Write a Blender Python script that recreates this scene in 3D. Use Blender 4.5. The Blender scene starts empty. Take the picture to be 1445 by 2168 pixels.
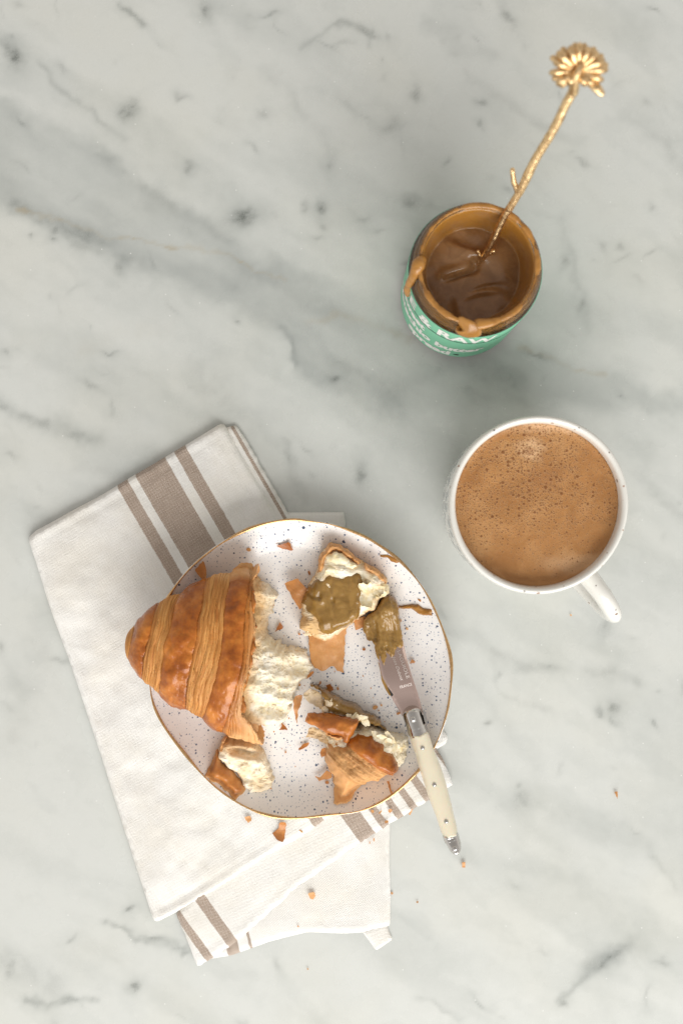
import bpy, math, random
import numpy as np
from mathutils import Vector, Matrix
from mathutils.geometry import delaunay_2d_cdt

R = math.radians
scene = bpy.context.scene
COL = scene.collection

# ------------------------------------------------------------------ camera
CAM_H = 0.68                 # lens height above the table, looking straight down
PPM = 3600.0                 # photograph pixels per metre at table level
CX, CY = 722.5, 1084.0       # the point straight below the lens
cam_d = bpy.data.cameras.new('camera')
cam_d.sensor_fit = 'VERTICAL'
cam_d.sensor_height = 36.0
cam_d.sensor_width = 24.0
cam_d.angle = 2*math.atan((2168/PPM/2)/CAM_H)
cam_d.clip_start = 0.01
cam_d.clip_end = 50
cam_d.dof.use_dof = True
cam_d.dof.focus_distance = CAM_H-0.03
cam_d.dof.aperture_fstop = 5.0
cam = bpy.data.objects.new('camera', cam_d)
cam.location = (0, 0, CAM_H)
COL.objects.link(cam)
scene.camera = cam

# ------------------------------------------------------------------ light
world = bpy.data.worlds.new('World')
scene.world = world
world.use_nodes = True
wt = world.node_tree
wb = wt.nodes['Background']
tc = wt.nodes.new('ShaderNodeTexCoord'); sp_ = wt.nodes.new('ShaderNodeSeparateXYZ')
wt.links.new(tc.outputs['Generated'], sp_.inputs[0])
mr = wt.nodes.new('ShaderNodeMapRange'); mr.inputs[1].default_value = -1; mr.inputs[2].default_value = 1
wt.links.new(sp_.outputs['Y'], mr.inputs[0])
rp = wt.nodes.new('ShaderNodeValToRGB')      # pale window wall to the warmer, dimmer far side of the room
rp.color_ramp.elements[0].color = (1.0, 0.985, 0.965, 1); rp.color_ramp.elements[1].color = (0.74, 0.67, 0.60, 1)
wt.links.new(mr.outputs[0], rp.inputs[0]); wt.links.new(rp.outputs[0], wb.inputs['Color'])
mz_ = wt.nodes.new('ShaderNodeMapRange')     # the ceiling is dimmer than the walls
for k_, v_ in enumerate((0.15, 0.95, 0.98, 0.52)):
    mz_.inputs[1+k_].default_value = v_
wt.links.new(sp_.outputs['Z'], mz_.inputs[0]); wt.links.new(mz_.outputs[0], wb.inputs['Strength'])

def area(name, loc, target, sx, sy, power, color):
    d = bpy.data.lights.new(name, 'AREA')
    d.shape = 'RECTANGLE'; d.size = sx; d.size_y = sy
    d.energy = power; d.color = color
    o = bpy.data.objects.new(name, d)
    o.location = loc
    o.rotation_euler = (Vector(target)-Vector(loc)).to_track_quat('-Z', 'Y').to_euler()
    COL.objects.link(o)
    return o
area('window_light', (0.45, -1.80, 1.20), (0, -0.02, 0), 2.2, 1.5, 64, (1.0, 0.985, 0.955))

vs = scene.view_settings
vs.view_transform = 'Standard'
vs.look = 'None'
vs.exposure = 0.0
vs.gamma = 1.0
vs.use_curve_mapping = False
scene.render.engine = 'CYCLES'
scene.cycles.use_denoising = True
scene.cycles.max_bounces = 10
scene.cycles.transmission_bounces = 8

# ------------------------------------------------------------------ helpers
def P(px, py, z=0.0):
    """point at height z seen at photograph pixel (px, py)"""
    f = (CAM_H-z)/CAM_H/PPM
    return (px-CX)*f, (CY-py)*f

def hsh(ix, iy, iz, seed=0):
    h = (ix.astype(np.int64)*374761393 + iy.astype(np.int64)*668265263
         + iz.astype(np.int64)*2147483647 + seed*1274126177) & 0xffffffff
    h = ((h ^ (h >> 13))*1274126177) & 0xffffffff
    h = ((h ^ (h >> 16))*2246822519) & 0xffffffff
    h = h ^ (h >> 15)
    return (h & 0xffffff)/float(0xffffff)*2-1

def vnoise(x, y, z=None, seed=0):
    x = np.asarray(x, float); y = np.asarray(y, float)
    z = np.zeros_like(x) if z is None else np.asarray(z, float)+0*x
    ix, iy, iz = np.floor(x), np.floor(y), np.floor(z)
    fx, fy, fz = x-ix, y-iy, z-iz
    q = lambda t: t*t*t*(t*(t*6-15)+10)
    ux, uy, uz = q(fx), q(fy), q(fz)
    r = 0
    for a in (0, 1):
        for b in (0, 1):
            for c in (0, 1):
                w = (ux if a else 1-ux)*(uy if b else 1-uy)*(uz if c else 1-uz)
                r = r+w*hsh(ix+a, iy+b, iz+c, seed)
    return r

def fbm(x, y, z=None, octv=4, seed=0, gain=0.5):
    r = 0; a = 1.0; f = 1.0
    for k in range(octv):
        r = r+a*vnoise(np.asarray(x)*f+k*17.3, np.asarray(y)*f-k*9.1, None if z is None else np.asarray(z)*f, seed+k)
        a *= gain; f *= 2.03
    return r

def sstep(a, b, x):
    t = np.clip((np.asarray(x, float)-a)/(b-a), 0, 1)
    return t*t*(3-2*t)

def catmull(pts, n, closed=False):
    p = np.array(pts, float); m = len(p); out = []
    segs = m if closed else m-1
    for i in range(segs):
        if closed:
            a, b, c, d = p[(i-1) % m], p[i], p[(i+1) % m], p[(i+2) % m]
        else:
            a, b, c, d = p[max(i-1, 0)], p[i], p[i+1], p[min(i+2, m-1)]
        for k in range(n):
            t = k/n
            out.append(0.5*((2*b)+(c-a)*t+(2*a-5*b+4*c-d)*t*t+(3*b-a-3*c+d)*t**3))
    if not closed:
        out.append(p[-1])
    return np.array(out)

def resample(poly, step):
    """closed polyline -> points about every step"""
    p = np.vstack([poly, poly[:1]])
    seg = np.hypot(*np.diff(p, axis=0).T)
    s = np.concatenate([[0], np.cumsum(seg)])
    n = max(8, int(round(s[-1]/step)))
    t = np.arange(n)/n*s[-1]
    return np.stack([np.interp(t, s, p[:, 0]), np.interp(t, s, p[:, 1])], 1)

def inside(pts, poly):
    x, y = pts[:, 0], pts[:, 1]
    r = np.zeros(len(pts), bool)
    j = len(poly)-1
    for i in range(len(poly)):
        xi, yi = poly[i]; xj, yj = poly[j]
        c = ((yi > y) != (yj > y)) & (x < (xj-xi)*(y-yi)/((yj-yi) or 1e-12)+xi)
        r ^= c
        j = i
    return r

def edge_dist(pts, poly):
    a = poly; b = np.roll(poly, -1, axis=0)
    d = np.full(len(pts), 1e9)
    for i in range(len(a)):
        ab = b[i]-a[i]
        t = np.clip(((pts-a[i])@ab)/max(ab@ab, 1e-18), 0, 1)
        q = a[i]+t[:, None]*ab
        d = np.minimum(d, np.hypot(*(pts-q).T))
    return d

def new_mesh(name, verts, faces, mat=None, attrs=None, uv=None, smooth=True, sharp=None):
    me = bpy.data.meshes.new(name)
    me.from_pydata([tuple(map(float, v)) for v in verts], [], [tuple(int(i) for i in f) for f in faces])
    if attrs:
        for k, v in attrs.items():
            a = me.attributes.new(k, 'FLOAT', 'POINT')
            a.data.foreach_set('value', np.asarray(v, np.float32))
    if uv is not None:
        l = me.uv_layers.new(name='UVMap')
        idx = np.empty(len(me.loops), np.int32); me.loops.foreach_get('vertex_index', idx)
        l.data.foreach_set('uv', np.asarray(uv, np.float32)[idx].ravel())
    me.validate(); me.update()
    if smooth:
        me.polygons.foreach_set('use_smooth', np.ones(len(me.polygons), bool))
        if sharp:
            me.set_sharp_from_angle(angle=R(sharp))
    if mat:
        me.materials.append(mat)
    return me

def obj(name, me, parent=None, label=None, cat=None, group=None, kind=None):
    o = bpy.data.objects.new(name, me)
    COL.objects.link(o)
    if parent is not None:
        o.parent = parent
        w = Vector((0, 0, 0)); q = parent
        while q is not None:
            w += q.location; q = q.parent
        o.matrix_parent_inverse = Matrix.Translation(-w) if parent.parent is None else Matrix.Identity(4)
    for k, v in (('label', label), ('category', cat), ('group', group), ('kind', kind)):
        if v:
            o[k] = v
    return o

def thing(name, label, cat, loc=(0, 0, 0), group=None):
    o = bpy.data.objects.new(name, None)
    o.empty_display_size = 0.01
    o.location = loc
    COL.objects.link(o)
    o['label'] = label; o['category'] = cat
    if group:
        o['group'] = group
    return o

def slab_data(poly, zfun, step, jitter=0.25, seed=1):
    """solid between two height fields over an outline (world metres)"""
    rng = np.random.default_rng(seed)
    b = resample(np.array(poly, float), step)
    lo, hi = b.min(0), b.max(0)
    gx, gy = np.meshgrid(np.arange(lo[0], hi[0], step), np.arange(lo[1], hi[1], step*0.87))
    gx[1::2] += step/2
    g = np.stack([gx.ravel(), gy.ravel()], 1)
    g += rng.uniform(-jitter, jitter, g.shape)*step
    g = g[inside(g, b)]
    if len(g):
        g = g[edge_dist(g, b) > step*0.55]
    pts = np.vstack([b, g])*1000
    nb = len(b)
    res = delaunay_2d_cdt([Vector((float(a), float(c))) for a, c in pts],
                          [(i, (i+1) % nb) for i in range(nb)], [], 0, 1e-5)
    V = np.array([(v.x, v.y) for v in res[0]])/1000
    F = [tuple(f) for f in res[2]]
    cen = V[np.array(F)].mean(1)
    keep = inside(cen, b)
    F = [f for f, k in zip(F, keep) if k]
    FF = []
    for f in F:
        a, c, d = V[f[0]], V[f[1]], V[f[2]]
        ar = (c[0]-a[0])*(d[1]-a[1])-(c[1]-a[1])*(d[0]-a[0])
        FF.append(f if ar > 0 else (f[0], f[2], f[1]))
    D = edge_dist(V, b)
    zt, zb = zfun(V[:, 0], V[:, 1], D)
    zt = np.asarray(zt)+0*D; zb = np.asarray(zb)+0*D
    n = len(V)
    verts = np.vstack([np.c_[V, zt], np.c_[V, zb]])
    faces = list(FF)+[(f[0]+n, f[2]+n, f[1]+n) for f in FF]
    ec = {}
    for f in FF:
        for i in range(3):
            e = (f[i], f[(i+1) % 3]); ec[e] = 1
    for (i, j) in list(ec):
        if (j, i) not in ec:
            faces += [(j, i, i+n, j+n)]
    return verts, faces, n, D

def slab(name, poly, zfun, step, mat, parent=None, attrs=None, uvf=None, warp=None, sharp=60, seed=1, **kw):
    v, f, n, D = slab_data(poly, zfun, step, seed=seed)
    at = None
    if attrs:
        at = {k: fn(v[:, 0], v[:, 1], np.r_[D, D]) for k, fn in attrs.items()}
    uv = uvf(v[:, 0], v[:, 1]) if uvf else None
    if warp:
        v = warp(v)
    return obj(name, new_mesh(name, v, f, mat, at, uv, True, sharp), parent, **kw)

def PX(lst, z=0.0):
    return np.array([P(a, b, z) for a, b in lst])

def rough(poly, step, amp, freq, seed=0):
    """resampled outline with ragged edges"""
    b = resample(np.array(poly), step)
    d = np.roll(b, -1, 0)-np.roll(b, 1, 0)
    nrm = np.stack([d[:, 1], -d[:, 0]], 1)/np.maximum(np.hypot(*d.T), 1e-9)[:, None]
    w = fbm(b[:, 0]*freq, b[:, 1]*freq, octv=3, seed=seed, gain=0.6)
    return b+nrm*(amp*w)[:, None]

def lathe_data(profile, seg, center=(0, 0), wob=None):
    pr = np.array(profile, float); n = len(pr)
    th = np.arange(seg)/seg*2*math.pi
    V = []
    for k in range(n):
        r = pr[k, 0]+0*th; z = pr[k, 1]+0*th
        if wob:
            r, z = wob(r, z, th, k)
        V.append(np.c_[center[0]+r*np.cos(th), center[1]+r*np.sin(th), z])
    V = np.vstack(V); F = []
    for k in range(n-1):
        for i in range(seg):
            j = (i+1) % seg
            F.append((k*seg+i, k*seg+j, (k+1)*seg+j, (k+1)*seg+i))
    uv = np.c_[np.tile(th, n), np.repeat(pr[:, 1], seg)]
    return V, F, uv

def tube_data(path, radii, seg=14, flat=1.0, up=(0, 0, 1), noise=0.0, nfreq=500, seed=0):
    p = np.array(path, float); r = np.array(radii, float); n = len(p)
    V = []; upv = Vector(up)
    th = np.arange(seg)/seg*2*math.pi
    for i in range(n):
        t = Vector(p[min(i+1, n-1)]-p[max(i-1, 0)]).normalized()
        s = t.cross(upv)
        if s.length < 1e-4:
            s = t.cross(Vector((1, 0, 0)))
        s.normalize(); u = s.cross(t)
        s = np.array(s); u = np.array(u)
        V.append(p[i]+r[i]*(np.cos(th)[:, None]*s+flat*np.sin(th)[:, None]*u))
    V = np.vstack(V)
    if noise:
        c = np.repeat(p, seg, axis=0)
        k = 1+noise*fbm(V[:, 0]*nfreq, V[:, 1]*nfreq, V[:, 2]*nfreq, 3, seed)
        V = c+(V-c)*k[:, None]
    F = []
    for i in range(n-1):
        for k in range(seg):
            m = (k+1) % seg
            F.append((i*seg+k, i*seg+m, (i+1)*seg+m, (i+1)*seg+k))
    F.append(tuple(range(seg))[::-1]); F.append(tuple((n-1)*seg+k for k in range(seg)))
    return V, F

def tube(name, pts, radii, mat, parent=None, n=8, seg=14, flat=1.0, up=(0, 0, 1), cap=True, noise=0.0, nfreq=500, **kw):
    q = catmull([list(a)+[b] for a, b in zip(pts, radii)], n)
    path, rad = q[:, :3], np.maximum(q[:, 3], 1e-5)
    if cap:
        def ends(path, rad, first):
            i, j = (0, 1) if first else (-1, -2)
            d = path[i]-path[j]; d = d/np.linalg.norm(d)
            rr = rad[i]
            ps = [path[i]+d*rr*math.sin(a) for a in (0.5, 0.95, 1.3, 1.5)]
            rs = [rr*math.cos(a) for a in (0.5, 0.95, 1.3, 1.5)]
            return (ps[::-1], rs[::-1]) if first else (ps, rs)
        a, ar = ends(path, rad, True); b, br = ends(path, rad, False)
        path = np.vstack([a, path, b]); rad = np.r_[ar, rad, br]
    v, f = tube_data(path, rad, seg, flat, up, noise, nfreq)
    return obj(name, new_mesh(name, v, f, mat, None, None, True), parent, **kw)

def text_poly(body, bold=0.0, shear=0.0, spacing=1.0):
    c = bpy.data.curves.new('lettering', 'FONT')
    c.body = body; c.size = 1; c.offset = bold; c.shear = shear; c.resolution_u = 3
    c.space_character = spacing
    o = bpy.data.objects.new('lettering_source', c)
    COL.objects.link(o)
    bpy.context.view_layer.update()
    me = o.evaluated_get(bpy.context.evaluated_depsgraph_get()).to_mesh()
    V = np.array([v.co[:] for v in me.vertices]); F = [tuple(p.vertices) for p in me.polygons]
    bpy.data.objects.remove(o); bpy.data.curves.remove(c)
    return V[:, :2], F

# ------------------------------------------------------------------ materials
class G:
    def __init__(self, name):
        self.m = bpy.data.materials.new(name); self.m.use_nodes = True
        self.nt = self.m.node_tree
        self.b = self.nt.nodes['Principled BSDF']
    def node(self, t, **kw):
        n = self.nt.nodes.new(t)
        for k, v in kw.items():
            setattr(n, k, v)
        return n
    def put(self, sock, v):
        if v is None:
            return
        if isinstance(v, bpy.types.NodeSocket):
            self.nt.links.new(v, sock)
        elif isinstance(v, (tuple, list)) and sock.type == 'RGBA' and len(v) == 3:
            sock.default_value = (*v, 1)
        else:
            sock.default_value = v
    def set(self, **kw):
        for k, v in kw.items():
            self.put(self.b.inputs[k.replace('_', ' ')], v)
        return self
    def mm(self):
        t = self.node('ShaderNodeTexCoord')
        s = self.node('ShaderNodeVectorMath', operation='SCALE')
        self.put(s.inputs[0], t.outputs['Object']); s.inputs['Scale'].default_value = 1000
        return s.outputs[0]
    def uvmm(self):
        t = self.node('ShaderNodeTexCoord')
        s = self.node('ShaderNodeVectorMath', operation='SCALE')
        self.put(s.inputs[0], t.outputs['UV']); s.inputs['Scale'].default_value = 1000
        return s.outputs[0]
    def attr(self, n):
        a = self.node('ShaderNodeAttribute', attribute_name=n)
        return a.outputs['Fac']
    def math(self, op, a, b=None, c=None, clamp=False):
        n = self.node('ShaderNodeMath', operation=op, use_clamp=clamp)
        for i, v in enumerate((a, b, c)):
            self.put(n.inputs[i], v)
        return n.outputs[0]
    def vec(self, op, a, b=None):
        n = self.node('ShaderNodeVectorMath', operation=op)
        self.put(n.inputs[0], a); self.put(n.inputs[1], b)
        return n.outputs['Value'] if op in ('LENGTH', 'DISTANCE', 'DOT_PRODUCT') else n.outputs[0]
    def sep(self, v):
        n = self.node('ShaderNodeSeparateXYZ'); self.put(n.inputs[0], v)
        return n.outputs
    def comb(self, x, y, z=0.0):
        n = self.node('ShaderNodeCombineXYZ')
        for i, v in enumerate((x, y, z)):
            self.put(n.inputs[i], v)
        return n.outputs[0]
    def map(self, v, rot=(0, 0, 0), scale=(1, 1, 1), loc=(0, 0, 0)):
        n = self.node('ShaderNodeMapping'); self.put(n.inputs[0], v)
        n.inputs['Rotation'].default_value = rot; n.inputs['Scale'].default_value = scale
        n.inputs['Location'].default_value = loc
        return n.outputs[0]
    def noise(self, v, scale, detail=3, rough=0.5, dist=0.0, color=False):
        n = self.node('ShaderNodeTexNoise'); self.put(n.inputs['Vector'], v)
        n.inputs['Scale'].default_value = scale; n.inputs['Detail'].default_value = detail
        n.inputs['Roughness'].default_value = rough; n.inputs['Distortion'].default_value = dist
        return n.outputs['Color' if color else 'Fac']
    def vor(self, v, scale, rand=1.0, dim='3D'):
        n = self.node('ShaderNodeTexVoronoi', voronoi_dimensions=dim); self.put(n.inputs['Vector'], v)
        n.inputs['Scale'].default_value = scale; n.inputs['Randomness'].default_value = rand
        return n.outputs['Distance'], n.outputs['Color']
    def rng(self, v, a, b, c=0.0, d=1.0, smooth=True):
        n = self.node('ShaderNodeMapRange', interpolation_type='SMOOTHSTEP' if smooth else 'LINEAR')
        self.put(n.inputs[0], v)
        for i, k in enumerate((a, b, c, d)):
            self.put(n.inputs[1+i], k)
        return n.outputs[0]
    def ramp(self, f, stops):
        n = self.node('ShaderNodeValToRGB'); self.put(n.inputs[0], f)
        e = n.color_ramp.elements
        while len(e) < len(stops):
            e.new(0.5)
        for k, (p, c) in enumerate(stops):
            e[k].position = p; e[k].color = (*c, 1)
        return n.outputs[0]
    def mix(self, f, a, b, blend='MIX'):
        n = self.node('ShaderNodeMix', data_type='RGBA', blend_type=blend)
        self.put(n.inputs[0], f); self.put(n.inputs[6], a); self.put(n.inputs[7], b)
        return n.outputs[2]
    def bump(self, h, dist, strength=1.0, normal=None):
        n = self.node('ShaderNodeBump'); self.put(n.inputs['Height'], h)
        n.inputs['Distance'].default_value = dist; n.inputs['Strength'].default_value = strength
        if normal is not None:
            self.put(n.inputs['Normal'], normal)
        return n.outputs[0]

def rgb(r, g, b):
    f = lambda c: (c/255/12.92) if c/255 <= 0.04045 else ((c/255+0.055)/1.055)**2.4
    return (f(r), f(g), f(b))

# dark mineral spots of the slab: photograph pixel, radii (px), turn, strength
SPOTS = [(22, 118, 14, 26, 0.3, .95), (517, 453, 26, 13, 0.35, .95), (274, 233, 11, 18, -.3, .7), (400, 362, 10, 12, 0, .55),
         (683, 444, 12, 12, 0, .75), (645, 438, 7, 10, 0, .45), (703, 800, 13, 8, 0, .8), (767, 1003, 13, 20, .4, .7),
         (115, 490, 12, 9, 0, .5), (437, 18, 11, 18, .2, .7), (880, 196, 10, 10, 0, .5), (770, 75, 28, 8, -.4, .55),
         (190, 500, 34, 12, -.5, .5), (1185, 560, 9, 15, 0, .5), (1230, 650, 10, 14, 0, .45), (870, 435, 20, 10, 0, .45),
         (1290, 1490, 12, 14, .3, .6), (1258, 1500, 6, 10, .2, .7), (1382, 1528, 6, 7, 0, .55), (1295, 2032, 24, 10, .6, .75),
         (1270, 2050, 16, 9, .7, .6), (1195, 2122, 9, 8, 0, .55), (277, 1928, 8, 6, .5, .75), (290, 2082, 14, 10, .4, .7),
         (150, 2108, 10, 5, 0, .6), (325, 1985, 30, 4, -.35, .5), (1108, 1690, 18, 20, 0, .4), (1440, 1450, 10, 14, .3, .6),
         (1030, 1530, 10, 5, .3, .5), (200, 820, 20, 6, -.6, .4), (1075, 35, 10, 28, .5, .5), (830, 268, 22, 14, .3, .4),
         (1130, 760, 26, 6, -.2, .5), (600, 970, 6, 20, .3, .35), (150, 1985, 10, 6, .4, .5), (1275, 1330, 12, 22, 0, .35),
         (15, 2050, 14, 18, 0, .45), (700, 350, 12, 14, .5, .35), (1165, 1415, 24, 7, -.25, .35), (560, 250, 16, 8, .4, .3)]

# soft seams drawn as bands between an upper and a lower edge, and single veins: (points, width px, strength)
BAND_UP = [(-400, -20), (0, 205), (60, 235), (150, 285), (225, 320), (270, 370), (330, 410), (420, 455), (480, 500), (560, 545), (640, 575), (720, 600), (800, 625), (870, 640),
           (960, 690), (1050, 715), (1150, 742), (1250, 775), (1445, 835), (1900, 980)]
BAND_LO = [(-400, 330), (0, 440), (45, 440), (100, 460), (160, 495), (210, 512), (260, 560), (330, 590), (400, 608), (470, 640), (540, 675), (598, 712), (615, 770), (650, 805), (690, 830),
           (760, 858), (850, 880), (1000, 865), (1100, 852), (1250, 855), (1445, 880), (1900, 1030)]
VEINS = [([(30, 430), (110, 470), (170, 505), (215, 522)], 9, .45), ([(80, 140), (130, 190), (190, 240), (260, 290)], 5, .28), ([(255, 0), (272, 30), (300, 62)], 4, .55),
         ([(640, 105), (718, 52), (782, 72), (776, 100)], 4, .40), ([(220, 330), (270, 372), (340, 420), (430, 470), (470, 500)], 12, .25), ([(460, 540), (560, 590), (660, 640), (760, 690), (860, 705)], 10, .22),
         ([(595, 700), (614, 745), (622, 770)], 5, .35), ([(0, 858), (60, 885), (120, 906), (200, 925)], 9, .45), ([(430, 790), (470, 850), (490, 890), (540, 900)], 26, .22), ([(830, 840), (900, 795), (980, 772), (1100, 800)], 16, .28),
         ([(1245, 2055), (1290, 2025), (1332, 1992)], 15, .42), ([(1185, 2118), (1250, 2062)], 5, .35), ([(945, 1340), (1000, 1350), (1060, 1395), (1110, 1415), (1165, 1422)], 10, .28), ([(1040, 1400), (1065, 1470), (1150, 1498)], 4, .16),
         ([(1250, 1415), (1310, 1422), (1350, 1442)], 9, .28), ([(225, 1950), (270, 1973), (330, 1990), (400, 2008)], 5, .45), ([(52, 2117), (100, 2126), (150, 2110), (205, 2107)], 5, .45), ([(880, 2110), (912, 2116), (970, 2152)], 4, .25),
         ([(1378, 1795), (1402, 1842), (1432, 1882)], 6, .18), ([(1000, 165), (1060, 208), (1150, 258), (1230, 300)], 7, .20), ([(860, 420), (930, 445), (1000, 430)], 6, .22), ([(110, 1300), (60, 1420), (20, 1560)], 24, .14),
         ([(985, 1440), (1080, 1540), (1130, 1610), (1150, 1700)], 12, .12), ([(0, 2020), (60, 2060), (110, 2090)], 20, .25), ([(1100, 1720), (1240, 1760), (1400, 1760)], 22, .10), ([(600, 930), (612, 990), (640, 1060)], 6, .22),
         ([(300, 560), (220, 545), (160, 520)], 7, .28), ([(1180, 470), (1200, 540), (1235, 640), (1250, 700)], 8, .20), ([(1330, 250), (1400, 300), (1445, 360)], 10, .18), ([(160, 980), (240, 1010), (330, 960)], 12, .16),
         ([(560, 150), (610, 190), (660, 260), (700, 330)], 8, .15), ([(900, 40), (960, 90), (1040, 120)], 10, .16), ([(700, 760), (770, 800), (850, 830)], 10, .22), ([(1360, 1000), (1400, 1060), (1445, 1090)], 10, .2)]
OCHRE = [([(40, 440), (100, 458), (150, 478), (240, 503), (330, 513), (420, 520), (520, 560), (610, 600)], 3.5, .55), ([(650, 680), (720, 670), (800, 690), (860, 712)], 8, .22), ([(1090, 745), (1190, 770), (1280, 790)], 5, .3),
         ([(180, 745), (260, 700), (360, 690)], 14, .08)]

def poly_dist(x, y, pts):
    d = np.full(x.shape, 1e9)
    for (x0, y0), (x1, y1) in zip(pts[:-1], pts[1:]):
        ex, ey = x1-x0, y1-y0
        t = np.clip(((x-x0)*ex+(y-y0)*ey)/(ex*ex+ey*ey), 0, 1)
        d = np.minimum(d, np.hypot(x-x0-t*ex, y-y0-t*ey))
    return d

def marble_fields(X, Y):
    """grey (0 pale .. 1 grey), dark mineral and ochre amounts over the slab"""
    x = X*PPM+CX; y = CY-Y*PPM
    wx = x+10*fbm(x/60, y/60, octv=3, seed=101)+3*vnoise(x/11, y/11, seed=103); wy = y+10*fbm(x/60, y/60, octv=3, seed=102)+3*vnoise(x/11, y/11, seed=104)
    up = np.interp(wx, [p[0] for p in BAND_UP], [p[1] for p in BAND_UP]); lo = np.interp(wx, [p[0] for p in BAND_LO], [p[1] for p in BAND_LO])
    su = 16+26*(0.5+0.5*vnoise(x/170, y/170, seed=105)); sl = 12+22*(0.5+0.5*vnoise(x/150, y/150, seed=106))
    band = sstep(-1, 1, (wy-up)/su)*sstep(-1, 1, (lo-wy)/sl)
    inner = 0.74+0.18*fbm((x*0.85+y*0.5)/260, (y*0.85-x*0.5)/55, octv=4, seed=107)
    # drawn-out cloud along the bedding
    cl = fbm((x*0.87+y*0.5)/420, (y*0.87-x*0.5)/120, octv=4, seed=108, gain=0.5)
    grey = 0.60*band*inner+0.22*sstep(-0.25, 0.95, cl)
    cl2 = fbm((wx*0.8+wy*0.6)/110, (wy*0.8-wx*0.6)/45, octv=3, seed=109)
    grey = grey+0.10*sstep(0.15, 1.0, cl2)
    dark = np.zeros_like(x)
    brk = sstep(-0.35, 0.55, fbm(x/30, y/30, octv=3, seed=110))
    for pts, w, k in VEINS:
        dd = poly_dist(wx, wy, pts)
        grey = grey+k*0.9*np.exp(-(dd/(w*2.2))**2)*0.6
        dark = np.maximum(dark, 0.62*k*np.exp(-(dd/(w*1.25))**2)*(0.35+0.65*brk))
    rng = np.random.default_rng(12)
    for i in range(300):
        cx, cy = rng.uniform(-40, 1485), rng.uniform(-40, 2200)
        if cy > 1150 and rng.uniform() < 0.55:
            continue
        a = R(rng.normal(32, 28)); L = rng.uniform(3, 18); w = rng.uniform(1.8, 6.0); k = 0.06+0.34*rng.uniform()**2
        m = (np.abs(x-cx) < 80) & (np.abs(y-cy) < 80)
        if not m.any():
            continue
        dx, dy = wx[m]-cx, wy[m]-cy
        u, v = dx*math.cos(a)+dy*math.sin(a), dy*math.cos(a)-dx*math.sin(a)
        g_ = k*np.exp(-(u/L)**2-(v/w)**2)
        dark[m] = np.maximum(dark[m], g_); grey[m] = grey[m]+0.5*k*np.exp(-(u/(L*2.5))**2-(v/(w*3))**2)
    for (sx, sy, rx, ry, a, k) in SPOTS:
        m = (np.abs(x-sx) < 140) & (np.abs(y-sy) < 140)
        dx, dy = wx[m]-sx, wy[m]-sy
        u, v = dx*math.cos(a)-dy*math.sin(a), dy*math.cos(a)+dx*math.sin(a)
        q = (u/rx)**2+(v/ry)**2
        dark[m] = np.maximum(dark[m], k*0.85*np.exp(-q*1.1)*(0.55+0.45*sstep(-0.6, 0.5, fbm(x[m]/9, y[m]/9, octv=2, seed=111))))
        grey[m] = grey[m]+0.35*k*np.exp(-q*0.22)
    och = np.zeros_like(x)
    for pts, w, k in OCHRE:
        och = np.maximum(och, k*np.exp(-(poly_dist(wx, wy, pts)/w)**2)*(0.4+0.6*brk))
    return np.clip(grey, 0, 1), np.clip(dark, 0, 1), np.clip(och, 0, 1)

def marble():
    g = G('marble')
    p = g.mm()
    fine = g.noise(p, 0.11, 6, 0.68)
    grey = g.math('ADD', g.attr('grey'), g.math('MULTIPLY', g.math('SUBTRACT', fine, 0.5), 0.30), clamp=True)
    col = g.ramp(grey, [(0.0, (0.605, 0.622, 0.597)), (0.4, (0.495, 0.516, 0.494)), (1.0, (0.335, 0.357, 0.345))])
    warm = g.rng(g.noise(p, 0.011, 3, 0.5), 0.42, 0.68, 0, 0.35)
    col = g.mix(warm, col, g.mix(1.0, col, (1.0, 0.975, 0.915), 'MULTIPLY'))
    dk = g.math('MULTIPLY', g.attr('dark'), g.rng(g.noise(p, 0.9, 3, 0.65), 0.25, 0.6, 0.55, 1.0))
    col = g.mix(dk, col, (0.085, 0.095, 0.085))
    col = g.mix(g.attr('ochre'), col, (0.40, 0.335, 0.22))
    # scratches and tiny pale pits
    d, cc = g.vor(p, 0.05, dim='2D')
    col = g.mix(g.math('MULTIPLY', g.math('MULTIPLY', g.rng(d, 0.010, 0.026, 1, 0), g.rng(g.sep(cc)[0], 0.74, 0.80)), 0.6), col, (0.85, 0.86, 0.83))
    ro = g.rng(g.noise(p, 0.05, 4), 0.3, 0.7, 0.20, 0.32)
    return g.set(Base_Color=col, Roughness=ro, Specular_IOR_Level=0.42).m

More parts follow.
